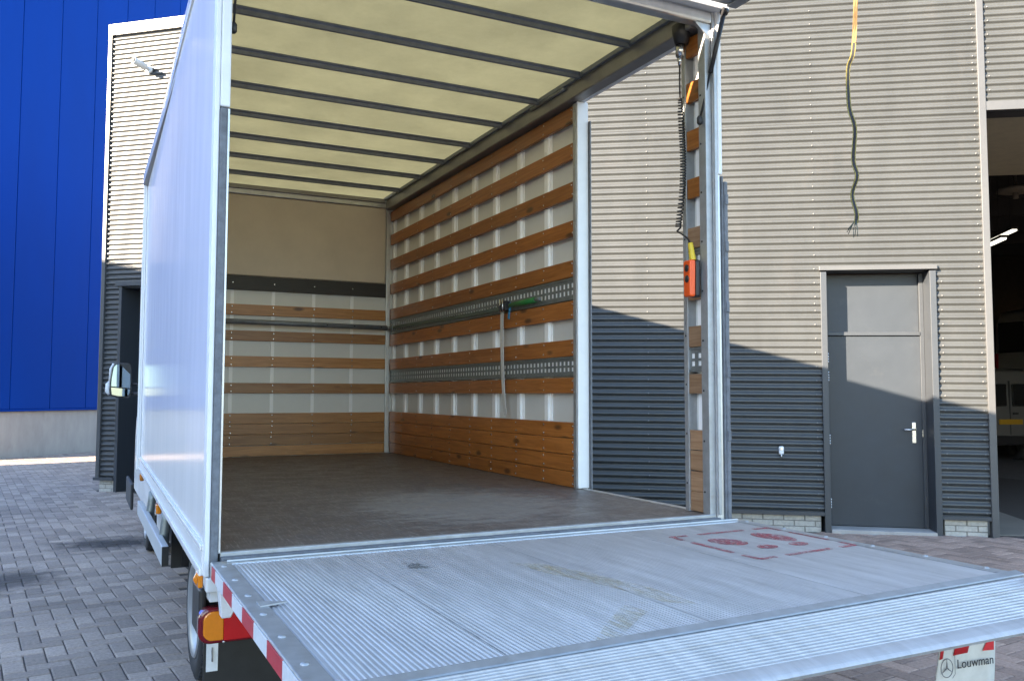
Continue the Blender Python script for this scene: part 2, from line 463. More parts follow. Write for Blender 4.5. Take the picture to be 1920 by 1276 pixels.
def roof_mat():
    m = bpy.data.materials.new('translucent_roof'); m.use_nodes = True
    nt = m.node_tree; nt.nodes.clear(); L = nt.links.new
    tc = nd(nt, 'ShaderNodeTexCoord')
    n = nd(nt, 'ShaderNodeTexNoise'); n.inputs['Scale'].default_value = 34; n.inputs['Detail'].default_value = 10; n.inputs['Roughness'].default_value = .85; L(tc.outputs['Object'], n.inputs['Vector'])
    cr = nd(nt, 'ShaderNodeMixRGB'); cr.inputs[1].default_value = (.41, .405, .305, 1); cr.inputs[2].default_value = (.53, .525, .405, 1); L(n.outputs[0], cr.inputs[0])
    n2 = nd(nt, 'ShaderNodeTexNoise'); n2.inputs['Scale'].default_value = 2.6; n2.inputs['Detail'].default_value = 7; n2.inputs['Roughness'].default_value = .65; L(tc.outputs['Object'], n2.inputs['Vector'])
    mr = nd(nt, 'ShaderNodeMapRange'); mr.inputs[1].default_value = .3; mr.inputs[2].default_value = .7; mr.inputs[3].default_value = .88; mr.inputs[4].default_value = 1.05; L(n2.outputs[0], mr.inputs[0])
    hv = nd(nt, 'ShaderNodeHueSaturation'); L(cr.outputs[0], hv.inputs['Color']); L(mr.outputs[0], hv.inputs['Value'])
    t = nd(nt, 'ShaderNodeBsdfTranslucent'); L(hv.outputs[0], t.inputs[0])
    d = nd(nt, 'ShaderNodeBsdfDiffuse'); L(hv.outputs[0], d.inputs[0])
    mx = nd(nt, 'ShaderNodeMixShader'); mx.inputs[0].default_value = .38; L(t.outputs[0], mx.inputs[1]); L(d.outputs[0], mx.inputs[2])
    o = nd(nt, 'ShaderNodeOutputMaterial'); L(mx.outputs[0], o.inputs[0])
    return m


def worn_paint(name, col, thr=.45, scale=30, stretch=(1, .5, 1), amax=1., soft=.12):
    m = bpy.data.materials.new(name); m.use_nodes = True
    nt = m.node_tree; b = nt.nodes['Principled BSDF']; L = nt.links.new
    b.inputs['Base Color'].default_value = (*col, 1); b.inputs['Roughness'].default_value = .7
    tc = nd(nt, 'ShaderNodeTexCoord'); mp = nd(nt, 'ShaderNodeMapping'); mp.inputs['Scale'].default_value = stretch; L(tc.outputs['Object'], mp.inputs[0])
    n = nd(nt, 'ShaderNodeTexNoise'); n.inputs['Scale'].default_value = scale; n.inputs['Detail'].default_value = 9; n.inputs['Roughness'].default_value = .8; L(mp.outputs[0], n.inputs['Vector'])
    r = nd(nt, 'ShaderNodeMapRange'); r.inputs[1].default_value = thr; r.inputs[2].default_value = thr + soft; r.inputs[4].default_value = amax; L(n.outputs[0], r.inputs[0]); L(r.outputs[0], b.inputs['Alpha'])
    return m


M_floor = floor_mat()
M_roof = roof_mat()
M_redmark = worn_paint('faded_red_paint', (.46, .10, .12), .40, 70, (1, .5, 1), .72, .2)
M_ywmark = worn_paint('yellow_smear', (.50, .41, .22), .42, 9, (4, .6, 1), .42, .3)

# ================================================================ SETTING
# ---- yard
gm = MB(); gm.face([(-120, -120, -.014), (120, -120, -.014), (120, 120, -.014), (-120, 120, -.014)])
ground = gm.build('ground', M_ground); ground['kind'] = 'structure'


def project(x, y, z):
    d = Vector((x, y, z)) - CAM
    w = d.dot(fwd)
    if w < .2:
        return None
    return 960 + 1612.39 * d.dot(rgt) / w, 638 - 1612.39 * d.dot(upv) / w, w


# pavers, laid herringbone
PW, TH = .1075, R(6.0)
ct, st_ = math.cos(TH), math.sin(TH)
FU = Vector((.808, -.589, 0)); FN = Vector((-.589, -.808, 0)); FA = Vector((7.075, 3.219, 0))   # right-hand facade
TU = Vector((.752, -.659, 0)); TN = Vector((-.659, -.752, 0)); TA = Vector((.087, 10.786, 0))   # entrance wing on the left
BU = Vector((.736, .677, 0)); BN = Vector((.677, -.736, 0)); BA = Vector((-1.146, 19.684, 0))   # blue building


def yard_open(p):
    if (p - FA).dot(FN) < .0 and (p - FA).dot(FU) > -4.5:
        return False
    if (p - TA).dot(TN) < -.05 and (p - TA).dot(TU) > -.42:
        return False
    if (p - BA).dot(BN) < .0:
        return False
    return True


cand = []
RNG = 230
for iy in range(-90, RNG):
    for ix in range(-70, 130):
        k = (ix - iy) % 4
        if k == 0:
            cx, cy, a = ix + 1.0, iy + .5, 0
        elif k == 3:
            cx, cy, a = ix + .5, iy + 1.0, 1
        else:
            continue
        x0, y0 = cx * PW, cy * PW
        wx, wy = ct * x0 - st_ * y0, st_ * x0 + ct * y0
        pr = project(wx, wy, 0)
        if pr is None:
            continue
        px, py, w = pr
        if px < -160 or px > 2080 or py > 1420 or w > 24:
            continue
        if .35 < wx < 2.0 and .6 < wy < 6.3:
            continue
        if not yard_open(Vector((wx, wy, 0))):
            continue
        vis = (0 < px < 1920 and py < 1276) and ((px < 372 and wx < .2) or (px > 1450 and py > 1276 - (px - 1450) * .209) or (px > 1400 and py < 968 + (px - 1385) * .2))
        if 400 < px < 1360 and not vis:
            continue
        cand.append((w * (1 if vis else 100), wx, wy, a))
cand.sort()
pm = MB()
hx, hy, c, dp = PW - .0032, PW / 2 - .0032, .0060, .03
ring0 = [(-hx, -hy), (hx, -hy), (hx, hy), (-hx, hy)]
ring1 = [(-hx + c, -hy + c), (hx - c, -hy + c), (hx - c, hy - c), (-hx + c, hy - c)]
pv = [(x, y, -dp) for x, y in ring0] + [(x, y, -c * .8) for x, y in ring0] + [(x, y, 0) for x, y in ring1]
pf = [(8, 9, 10, 11)]
for i in range(4):
    j = (i + 1) % 4
    pf += [(4 + i, 4 + j, 8 + j, 8 + i), (i, j, 4 + j, 4 + i)]
pmesh = bpy.data.meshes.new('paver'); pmesh.from_pydata(pv, [], pf); pmesh.materials.append(M_pav)
for w, wx, wy, a in cand[:300]:
    o = bpy.data.objects.new('paver', pmesh); COL.objects.link(o)
    o.matrix_basis = Matrix.Translation((wx, wy, random.uniform(-.0022, .0012))) @ Matrix.Rotation(TH + a * math.pi / 2 + random.uniform(-.008, .008), 4, 'Z') @ Matrix.Rotation(random.uniform(-.008, .008), 4, 'X') @ Matrix.Rotation(random.uniform(-.006, .006), 4, 'Y')
    setparent(o, ground)
rest = np.array([(wx, wy, a) for w, wx, wy, a in cand[300:]])
base = np.array(pv)
N = len(rest)
ang = TH + rest[:, 2] * math.pi / 2 + np.random.RandomState(3).uniform(-.006, .006, N)
ca, sa = np.cos(ang), np.sin(ang)
VX = base[None, :, 0] * ca[:, None] - base[None, :, 1] * sa[:, None] + rest[:, 0:1]
VY = base[None, :, 0] * sa[:, None] + base[None, :, 1] * ca[:, None] + rest[:, 1:2]
rs = np.random.RandomState(5)
VZ = base[None, :, 2] + rs.uniform(-.0022, .0012, (N, 1)) + base[None, :, 0] * rs.uniform(-.01, .01, (N, 1))
allv = np.stack([VX, VY, VZ], -1).reshape(-1, 3)
allf = (np.array(pf, dtype=np.int64)[None] + (np.arange(N) * len(pv))[:, None, None]).reshape(-1, 4)
fm = bpy.data.meshes.new('paving_beyond')
fm.from_pydata(allv.tolist(), [], allf.tolist()); fm.materials.append(M_pavs)
fo = bpy.data.objects.new('paving_beyond', fm); COL.objects.link(fo); setparent(fo, ground); fo['kind'] = 'stuff'
sm = MB(); sm.face([(-14, -9, -.010), (14, -9, -.010), (14, 22, -.010), (-14, 22, -.010)])
sm.build('joint_sand', M_sand, ground)


# ---- building frames
def frame(A, U, Nn, tilt=0.):
    def T(u, d, z):
        p = A + U * u + Nn * d
        return (p.x, p.y, z - tilt * u)
    return T


TF = frame(FA, FU, FN, .0075)
TT = frame(TA, TU, TN)
TB = frame(BA, BU, BN)
PITCH = .0745


def wave(t):
    return .0115 * math.tanh(1.25 * math.sin(2 * math.pi * t)) / math.tanh(1.25)


def sheet(name, T, u0, u1, z0, z1, parent, m=None, phase=0.):
    b = MB(); n = max(2, int(round((z1 - z0) / PITCH * 12)))
    rows = []
    for i in range(n + 1):
        z = z0 + (z1 - z0) * i / n
        d = wave((z + phase) / PITCH) + .0025 * (1 - i / n)
        rows.append([T(u0, d, z), T(u1, d, z)])
    b.grid(rows, 0, True)
    return b.build(name, m or M_clad, parent)


def screws(T, cols, z0, z1, parent, step=2, skip=None):
    b = MB()
    nrm = Vector(T(0, 1, 0)) - Vector(T(0, 0, 0))
    for u in cols:
        k = 0
        z = math.ceil(z0 / PITCH) * PITCH + PITCH * .25
        while z < z1:
            if not (skip and skip(u, z)) and (k % step == 0 or random.random() < .04):
                b.disc(T(u + random.uniform(-.004, .004), .0113, z), nrm, .0092, .007, 6)
            z += PITCH; k += 1
    return b.build('cladding_screws', M_screw, parent, kind='stuff')


# ---- right-hand warehouse
wh = thing('warehouse', TF(-1.7, -2, 0), 'grey corrugated warehouse front with a single door and an open garage bay', 'building')
ZT = 8.4
rowsz = [.185 + i * PITCH * 14 for i in range(9)]
DU0, DU1, DZ = -.60, .555, 2.80
for i in range(8):
    z0, z1 = rowsz[i], rowsz[i + 1]
    if z0 < DZ:
        if z1 > DZ:
            sheet('cladding_sheet', TF, -4.4, DU0 + .01, z0, z1, wh)
            sheet('cladding_sheet', TF, DU1 - .01, 1.03, z0, z1, wh)
            sheet('cladding_sheet', TF, DU0 + .01, DU1 - .01, DZ - .02, z1, wh)
        else:
            sheet('cladding_sheet', TF, -4.4, DU0 + .01, z0, z1, wh)
            sheet('cladding_sheet', TF, DU1 - .01, 1.03, z0, z1, wh)
    else:
        sheet('cladding_sheet', TF, -4.4, 1.03, z0, z1, wh)
    if z0 > 4.2:
        sheet('cladding_sheet', TF, 1.09, 5.2, max(z0, 4.50), z1, wh)
screws(TF, (-4.2, -2.42, -.655, .985), .2, 8.3, wh, 2, lambda u, z: False)
screws(TF, (.615,), .2, 2.75, wh, 2)
screws(TF, (1.14,), 4.6, 8.3, wh, 2)
# corner post, door surround
boxo('corner_post', (1.025, 1.095, -.05, .030, -.05, ZT), M_trimtop, wh, .004, T=TF)
boxo('bay_lintel', (1.096, 5.2, -.05, .022, 4.42, 4.515), M_trimtop, wh, .004, T=TF)
boxo('base_trim', (-4.4, DU0 - .002, -.03, .030, .165, .205), M_trim, wh, .003, T=TF)
boxo('base_trim', (DU1 + .002, 1.022, -.03, .030, .165, .205), M_trim, wh, .003, T=TF)
fr = MB()
RD = -.26
fr.box(DU0, DU0 + .062, RD, .034, -.03, DZ - .06, T=TF)
fr.box(DU1 - .062, DU1, RD, .034, -.03, DZ - .06, T=TF)
fro = fr.build('door_surround', M_trim, wh, .003)
boxo('lintel_trim', (DU0 - .012, DU1 + .012, RD, .046, DZ - .045, DZ), M_trimtop, wh, .003, T=TF)
boxo('jamb', (DU0 + .063, DU0 + .105, RD - .02, RD + .055, 0, DZ - .062), M_trim, wh, .003, T=TF)
boxo('jamb', (DU1 - .105, DU1 - .063, RD - .02, RD + .055, 0, DZ - .062), M_trim, wh, .003, T=TF)
boxo('transom', (DU0 + .106, DU1 - .106, RD - .02, RD + .065, 2.075, 2.115), M_trim, wh, .004, T=TF)
boxo('transom_panel', (DU0 + .106, DU1 - .106, RD - .05, RD + .01, 2.116, DZ - .062), M_door, wh, .002, T=TF)
dl = boxo('door', (DU0 + .104, DU1 - .104, RD - .03, RD + .040, .040, 2.070), M_door, wh, .003, T=TF)
hb = MB(); hb.box(.345, .388, RD + .040, RD + .050, .93, 1.15, T=TF)
hb.build('handle_plate', M_chrome, dl, .004)
hb = MB(); hb.tube([TF(.366, RD + .05, 1.075), TF(.366, RD + .095, 1.075)], .009, 8); hb.tube([TF(.37, RD + .095, 1.075), TF(.255, RD + .098, 1.072)], .009, 8)
hb.build('handle', M_chrome, dl)
for z in (1.78, 1.58, .90, .22):
    h = MB()
    for k in range(4):
        h.tube([TF(DU0 + .108, RD + .058, z + k * .028), TF(DU0 + .108, RD + .058, z + k * .028 + .024)], .0085, 8)
    h.build('hinge', M_chrome, dl)
boxo('lock_strike', (DU1 - .108, DU1 - .098, RD + .041, RD + .060, 1.0, 1.07), M_chrome, dl, T=TF)
boxo('door_sill', (DU0 + .063, DU1 - .063, RD, .06, -.012, .034), M_conc, wh, .004, T=TF)
# outdoor tap on the cladding
tp = MB(); tp.box(-1.055, -1.005, .008, .040, .80, .885, T=TF)
tpo = tp.build('wall_socket', M_whitem, None, .012, seg=3)
tag(tpo, 'small white fitting screwed to the shaded corrugated wall left of the door', 'wall fitting')
t2 = MB(); t2.tube([TF(-1.03, .04, .86), TF(-1.03, .052, .86)], .016, 10); t2.tube([TF(-1.03, .03, .80), TF(-1.03, .03, .765)], .008, 8)
t2.build('nozzle', M_chrome, tpo)


# plinth bricks
def plinth(T, u0, u1, parent, d0=-.02, rows=3, zt=.166, bl=.215, bh=.052):
    p = boxo('plinth', (u0, u1, -.15, d0 - .008, -.1, zt), M_mortar, parent, T=T)
    me = None
    for r in range(rows):
        z1 = zt - .004 - r * (bh + .009)
        z0 = z1 - bh
        u = u0 - (bl / 2 if r % 2 else 0)
        while u < u1 - .03:
            a, b = max(u, u0) + .004, min(u + bl - .008, u1 - .003)
            if b - a > .03:
                d = d0 + random.uniform(-.003, .003)
                boxo('brick', (a, b, d - .09, d, z0, z1), M_brick, p, .004, T=T)
            u += bl
    return p


plinth(TF, -2.3, DU0 - .03, wh)
plinth(TF, DU1 + .03, 1.0, wh)
boxo('plinth', (-4.4, -2.305, -.15, -.025, -.1, .166), M_brick, wh, T=TF)
# return wall behind the lorry and inside of the garage bay
boxo('return_wall', (-4.5, -4.402, -6.0, .012, -.05, ZT), M_trim, wh, T=TF)
boxo('back_skin', (-4.4, 1.02, -.60, -.33, -.05, ZT), M_gwall, wh, T=TF)
GD = 19.0
boxo('bay_side_wall', (.55, .70, -GD, -.61, -.05, 6.2), M_gwall, wh, T=TF)
boxo('bay_side_wall', (13.0, 13.2, -GD, -.05, -.05, 6.2), M_gwall, wh, T=TF)
boxo('bay_rear_wall', (.5, 13.2, -GD - .2, -GD, -.05, 6.2), M_gwall, wh, T=TF)
boxo('bay_front_wall', (5.201, 13.2, -.3, .0, -.05, 6.2), M_gwall, wh, T=TF)
boxo('bay_ceiling', (.5, 13.2, -GD, -.06, 6.2, 6.35), M_gceil, wh, T=TF)
boxo('wall_above_bay', (1.1, 5.2, -.30, -.06, 4.43, 6.2), M_gceil, wh, T=TF)
gf = boxo('garage_floor', (.5, 13.2, -GD, -.16, -.10, .004), M_gfloor, None, T=TF); gf['kind'] = 'structure'
boxo('door_track', (1.12, 4.8, -3.4, -.35, 4.55, 4.62), M_cream, wh, T=TF)
for k in range(9):
    boxo('ceiling_beam', (.7, 13.0, -1.8 - 2 * k, -1.68 - 2 * k, 5.6, 6.19), M_gceil, wh, T=TF)
# brick-patterned rear piers
for k in range(3):
    boxo('pier', (5.6 + 1.9 * k, 6.0 + 1.9 * k, -GD, -GD + .25, 0, 6.1), M_gceil, wh, T=TF)
bl_n = 0
for (u, d, z, lab) in ((3.95, -8.0, 4.30, 'glowing strip lamp under the garage ceiling just beside the corner post'), (4.75, -9.6, 4.74, 'glowing strip lamp under the garage ceiling at the edge of the picture')):
    lm = thing('strip_lamp', TF(u, d, z), lab, 'lamp', 'strip lamps under the garage ceiling')
    boxo('housing', (u - .06, u + .06, d - .75, d + .75, z + .03, z + .08), M_vanw, lm, T=TF)
    boxo('lamp_tube', (u - .045, u + .045, d - .72, d + .72, z, z + .03), M_lamp, lm, T=TF)
    sr = MB()
    for dd in (-.5, .5):
        sr.tube([TF(u, d + dd, z + .08), TF(u, d + dd, 6.19)], .006, 6)
    sr.build('hanger', M_dark, lm)
hr = thing('extraction_reel', TF(4.45, -8.0, 5.2), 'round dark extraction disc hanging under the garage ceiling', 'reel')
b = MB(); b.lathe([(.0, .05), (.22, .05), (.34, .02), (.36, -.02), (.22, -.06), (0, -.06)], TF(4.45, -8.0, 5.37), (0, 0, 1), 24); b.build('disc', M_gfloor, hr)
b = MB(); b.tube([TF(4.45, -8, 5.42), TF(4.45, -8, 6.19)], .03, 8); b.build('stem', M_gfloor, hr)
b = MB(); b.tube([TF(4.45, -8, 5.32), TF(4.45, -8, 5.20)], .05, 8); b.build('nozzle', M_gfloor, hr)


# vans in the garage
def van(loc, rotz, L_, Wd, H, label, plate=True):
    e = thing('van', (0, 0, 0), label, 'van', 'vans inside the garage')
    hw = Wd / 2
    b = MB()
    # side profile (y from the rear, z)
    prof = [(0, .42), (.0, .95), (.05, H - .32), (.16, H - .07), (.40, H), (L_ - 1.9, H), (L_ - 1.45, H - .14), (L_ - .75, 1.22), (L_ - .12, 1.0), (L_, .72), (L_, .38), (L_ * .5, .32)]
    secs = []
    for sx, inset in ((-1, .0), (-.94, .02), (.94, .02), (1, 0)):
        pass
    for xk in (-hw, -hw + .06, hw - .06, hw):
        edge = abs(abs(xk) - hw) < 1e-6
        secs.append([(xk * (1 - .05 * max(0, (z - 1.0)) / 1.2), y + (.03 if edge and y < L_ / 2 else (-.03 if edge else 0)), z - (.05 if edge and z > 1.3 else 0)) for y, z in prof])
    b.grid(secs, 0, False, True)
    b.face(list(reversed(secs[0]))); b.face(secs[-1])
    b.build('body', M_vanw, e, .03)
    for s in (-1, 1):
        g = MB(); g.box(s * .06 if s > 0 else -hw + .14, hw - .14 if s > 0 else -.06, -.012, .05, 1.22, H - .34)
        g.build('rear_window', M_glass, e, .03)
        g = MB(); g.box(min(s * (hw - .13), s * (hw + .005)), max(s * (hw - .13), s * (hw + .005)), -.015, .05, .80, 1.22); g.build('tail_light', M_dred, e, .02)
    boxo('bumper', (-hw + .02, hw - .02, -.07, .1, .40, .60), M_black, e, .03)
    boxo('door_seam', (-.008, .008, -.008, .04, .62, H - .28), M_black, e)
    boxo('door_handle', (.05, .17, -.04, .0, 1.05, 1.10), M_black, e, .008)
    if plate:
        boxo('number_plate', (-.26, .26, -.03, -.0, .84, .95), M_plate, e, .004)
    for s in (-1, 1):
        for y in (.95, L_ - 1.0):
            w = MB(); w.lathe([(.10, .11), (.20, .11), (.30, .1), (.33, .06), (.33, -.06), (.30, -.1), (.2, -.11)], (s * (hw - .12), y, .33), (s, 0, 0), 24)
            t = w.build('wheel', M_tyre, e)
            w = MB(); w.lathe([(0, .08), (.08, .09), (.19, .10), (.20, .112)], (s * (hw - .12), y, .33), (s, 0, 0), 20); w.build('rim', M_rim, t)
        g = MB(); g.box(min(s * (hw - .03), s * (hw + .006)), max(s * (hw - .03), s * (hw + .006)), .4, L_ - 1.7, .72, .80); g.build('rub_strip', M_black, e)
    e.matrix_basis = Matrix.Translation(Vector(loc)) @ Matrix.Rotation(rotz, 4, 'Z')
    for c_ in e.children:
        c_.matrix_parent_inverse = Matrix.Identity(4)
        for g_ in c_.children:
            g_.matrix_parent_inverse = Matrix.Identity(4)
    return e


inward = math.atan2(-FN.y, -FN.x) - math.pi / 2
p = TF(5.12, -10.4, .004); van(p, inward + R(14), 4.9, 1.85, 2.05, 'grey van parked inside the garage with a yellow plate on its rear door')
p = TF(6.9, -14.0, 1.35); van(p, inward + R(-62), 5.6, 1.95, 2.35, 'tall pale van raised on a lift at the back of the garage', False)
lf = thing('vehicle_lift', TF(6.9, -14, 0), 'dark vehicle lift holding up the pale van at the back of the garage', 'lift')
for s, q in ((-1.4, -13.2), (1.5, -15.2)):
    boxo('lift_post', (6.9 + s - .15, 6.9 + s + .15, q - .15, q + .15, .004, 3.2), M_dark, lf, .01, T=TF)
boxo('lift_platform', (5.6, 8.3, -15.1, -13.1, 1.22, 1.34), M_dark, lf, .01, T=TF)

# ---- entrance wing on the left
wg = thing('warehouse_wing', TT(1.5, -2, 0), 'tall narrow grey corrugated wing standing between the blue building and the lorry', 'building')
TL = -.385
RU0 = -.02
HT = 7.02
rz = [.19 + i * PITCH * 13 for i in range(8)]
rz[7] = HT - .16
for i in range(7):
    z0, z1 = rz[i], rz[i + 1]
    if z1 <= 0:
        continue
    if z1 < 3.03:
        sheet('cladding_sheet', TT, TL + .06, RU0 - .05, z0, z1, wg)
    elif z0 < 3.03:
        sheet('cladding_sheet', TT, TL + .06, RU0 - .05, z0, 3.03, wg)
        sheet('cladding_sheet', TT, TL + .06, 5.6, 3.03, z1, wg)
    else:
        sheet('cladding_sheet', TT, TL + .06, 5.6, z0, z1, wg)
screws(TT, (1.6, 3.2), 3.1, 6.8, wg)
boxo('corner_trim', (TL, TL + .062, -.10, .034, .18, HT), M_trimtop, wg, .004, T=TT)
boxo('roof_trim', (TL - .002, 5.6, -.12, .04, HT - .17, HT + .004), M_trimtop, wg, .006, T=TT)
boxo('base_trim', (TL - .03, RU0 - .052, -.06, .045, .165, .21), M_trim, wg, .003, T=TT)
boxo('doorway_frame', (RU0 - .052, RU0, -.50, .030, -.03, 3.02), M_trim, wg, .003, T=TT)
boxo('doorway_lintel', (RU0 - .10, 1.6, -.50, .05, 3.021, 3.09), M_trim, wg, .003, T=TT)
boxo('doorway_soffit', (RU0, 1.55, -.50, -.02, 3.0, 3.02), M_trim, wg, T=TT)
boxo('doorway_door', (RU0 + .001, 1.5, -.50, -.45, .03, 2.998), M_door, wg, .003, T=TT)
boxo('doorway_frame', (1.5, 1.56, -.50, .030, -.03, 3.02), M_trim, wg, .003, T=TT)
plinth(TT, TL + .03, RU0 - .055, wg, -.02)
boxo('side_wall', (TL + .004, TL + .03, -7.0, -.10, -.05, HT - .01), M_trim, wg, T=TT)
boxo('rear_skin', (TL + .031, 5.6, -7.0, -.52, -.05, HT - .2), M_trim, wg, T=TT)
b = MB()
for i in range(1):
    sheet('cladding_sheet', TT, 1.57, 5.6, .19, 3.03, wg)
# security camera
sc = thing('security_camera', TT(.34, 0, 6.27), 'white security camera bracketed high on the sunlit corrugated wing', 'camera')
b = MB(); b.tube([TT(.34, .0, 6.26), TT(.34, .05, 6.26)], .055, 12); b.build('mount', M_whitem, sc)
b = MB(); b.tube([TT(.34, .05, 6.26), TT(.33, .15, 6.27)], .022, 10); b.build('bracket', M_whitem, sc)
b = MB(); b.tube([TT(.335, .09, 6.27), TT(.30, .33, 6.30)], [.05, .05], 14); b.build('housing', M_whitem, sc, .006)
b = MB(); b.tube([TT(.30, .328, 6.30), TT(.298, .336, 6.301)], .042, 14); b.build('lens', M_black, sc)

# ---- blue building
bb = thing('blue_warehouse', TB(4, -5, 0), 'tall cobalt blue panelled warehouse with a bare concrete base', 'building')
S0, S1 = -1.93, 14.2
edges = [S0, -.97, .07, 1.09, 2.06, 3.0, 3.95, 4.95, 5.95, 6.95, 7.95, 8.95, 9.95, 10.95, 11.95, 12.95, S1]
for a, c_ in zip(edges[:-1], edges[1:]):
    b = MB(); b.box(a + .006, c_ - .006, -.12, 0, 1.075, 15.0, T=TB)
    b.build('panel', M_blue, bb, .012)
boxo('panel_backing', (S0 + .02, S1, -.35, -.03, 1.10, 14.95), M_bluej, bb, T=TB)
boxo('drip_edge', (S0, S1, -.1, .02, 1.03, 1.072), M_blue, bb, .004, T=TB)
ce = [S0, 1.9, 6.0, 10.0, S1]
for a, c_ in zip(ce[:-1], ce[1:]):
    boxo('concrete_panel', (a + .005, c_ - .005, -.3, -.05, -.1, 1.028), M_conc, bb, .01, T=TB)
boxo('rear_block', (S0 + .05, S1, -14, -.36, -.05, 14.9), M_blue, bb, T=TB)

# ---- unseen block, added beside the yard to throw the shadow over the lorry
PL = Vector((toward.y, -toward.x, 0))
SD = 14.0
TS = math.tan(SUN_EL)
sil = [(-7, 3.30), (-.3, 3.33), (.6, 3.35), (2.2, 3.40), (4.0, 3.55), (5.5, 3.9), (10.6, 4.10), (17.0, 3.9)]  # roofline shaped to set where the shadow edge falls
ob = thing('added_shadow_block', toward * (SD + 4), 'unseen block added left of the yard to cast the shadow over the lorry', 'building')
poly = [toward * SD + PL * -7] + [toward * SD + PL * l + Vector((0, 0, h + SD * TS)) for l, h in sil] + [toward * SD + PL * 17.0]
b = MB(); b.prism(list(reversed(poly)), toward * 9)
b.build('wall', M_shadow_block, ob)
for k in range(7):
    l0 = 15.0 - 3.1 * k
    c0 = toward * (SD - .02) + PL * l0; c1 = toward * (SD - .02) + PL * (l0 - 1.6)
    b = MB(); b.prism([c0 + Vector((0, 0, 2.6)), c1 + Vector((0, 0, 2.6)), c1 + Vector((0, 0, 4.2)), c0 + Vector((0, 0, 4.2))], toward * .06)
    w = b.build('window', M_glass, ob)

# ================================================================ THE LORRY
W, LN = 2.12, 4.544


def Z(z):
    return z + FZ


truck = thing('box_truck', (1.06, 2.2, 0), 'white box lorry with its rear open, tail lift lowered level and wood-slatted cargo space', 'truck')


def tb(name, x0, x1, y0, y1, z0, z1, m, parent=truck, bev=0):
    return boxo(name, (x0, x1, y0, y1, Z(z0), Z(z1)), m, parent, bev)


floor = tb('cargo_floor', 0, W + .035, .0, LN, -.06, 0, M_floor)
sill = tb('rear_sill', .0, W + .03, -.028, -.001, -.05, .003, M_alud, truck, .003)
tb('sill_seal', .0, W + .03, -.060, -.0285, -.06, -.010, M_rubber, sill, .003)
tb('sill_plate', -.03, W + .10, -.031, .2, -.16, -.061, M_whitem, truck)
tb('threshold', W + .012, W + .055, .155, 1.10, -.02, .004, M_alu, floor, .002)


# --- left side wall (outer coachwork)
def XL(y):
    return -.05 + .0124 * y


FRT = 4.63
b = MB()
b.hexa([(XL(0), 0, Z(.03)), (XL(0) + .04, 0, Z(.03)), (XL(FRT) + .03, FRT, Z(.03)), (XL(FRT), FRT, Z(.03)),
        (XL(0), 0, Z(2.30)), (XL(0) + .04, 0, Z(2.30)), (XL(FRT) + .03, FRT, Z(2.30)), (XL(FRT), FRT, Z(2.30))])
lw = b.build('left_wall', M_white, truck)


def lstrip(name, y0, y1, d0, d1, z0, z1, m, parent=lw, bev=.003):
    b = MB()
    b.hexa([(XL(y0) + d0, y0, Z(z0)), (XL(y0) + d1, y0, Z(z0)), (XL(y1) + d1, y1, Z(z0)), (XL(y1) + d0, y1, Z(z0)),
            (XL(y0) + d0, y0, Z(z1)), (XL(y0) + d1, y0, Z(z1)), (XL(y1) + d1, y1, Z(z1)), (XL(y1) + d0, y1, Z(z1))])
    return b.build(name, m, parent, bev)


lstrip('bottom_rail', -.005, FRT + .01, -.006, .03, -.075, .029, M_whitem)
lstrip('rail_lip', -.006, FRT + .01, -.013, -.006, .012, .030, M_white)
lstrip('rail_lip', -.006, FRT + .01, -.015, -.006, -.075, -.050, M_white)
lstrip('top_rail', .0, FRT + .02, -.012, .05, 2.295, 2.365, M_white, bev=.012)
lstrip('corner_profile', FRT - .11, FRT + .02, -.010, -.001, .031, 2.294, M_whitem)
lstrip('corner_cap', FRT - .04, FRT + .03, -.02, .02, -.08, .05, M_whitem)
rv = MB()
for k in range(44):
    z = .1 + k * .05
    rv.disc((XL(FRT) - .010, FRT - .05, Z(z)), (-1, 0, 0), .006, .004, 6)
rv.build('rivets', M_whitem, lw, kind='stuff')
# left rear post
lp = tb('left_post', -.052, -.034, -.034, .03, -.075, 2.36, M_whitem, truck, .004)
tb('rear_seal', -.0335, -.0075, -.040, .02, -.055, 1.543, M_rubber, lp, .006)
tb('post_cap', -.0335, .0, -.042, .02, 1.545, 2.33, M_whitem, lp, .006)
tb('inner_strip', -.0072, .0005, -.034, .035, .0, 1.543, M_alu, lp, .002)
tb('post_foot', -.045, .03, -.05, .0, -.125, -.077, M_whitem, lp, .005)
b = MB()
b.tube([(-.052, .045, Z(-.118)), (-.066, .05, Z(-.095)), (-.052, .045, Z(-.066))], .012, 10)
b.box(-.066, -.048, .0, .06, Z(-.118), Z(-.066))
b.build('marker_lamp', M_amber, truck, .006, seg=3)
for y, z in ((2.32, -.125), (4.3, -.115)):
    b = MB(); b.box(XL(y) - .012, XL(y) + .02, y - .04, y + .04, Z(z - .03), Z(z + .03)); b.build('marker_lamp', M_amber, truck, .01, seg=3)
# body of the left wall inside
linl = lstrip('left_lining', .04, LN, .0405, .044, .0, 2.29, M_panel, truck, 0)
SLATS = [(2.155, 2.248), (1.933, 2.029), (1.701, 1.796), (1.470, 1.564), (1.230, 1.329), (.986, 1.09), (.765, .863), (.547, .639)]
BOARDS = [(.286, .377), (.191, .283), (.096, .188), (.004, .093)]


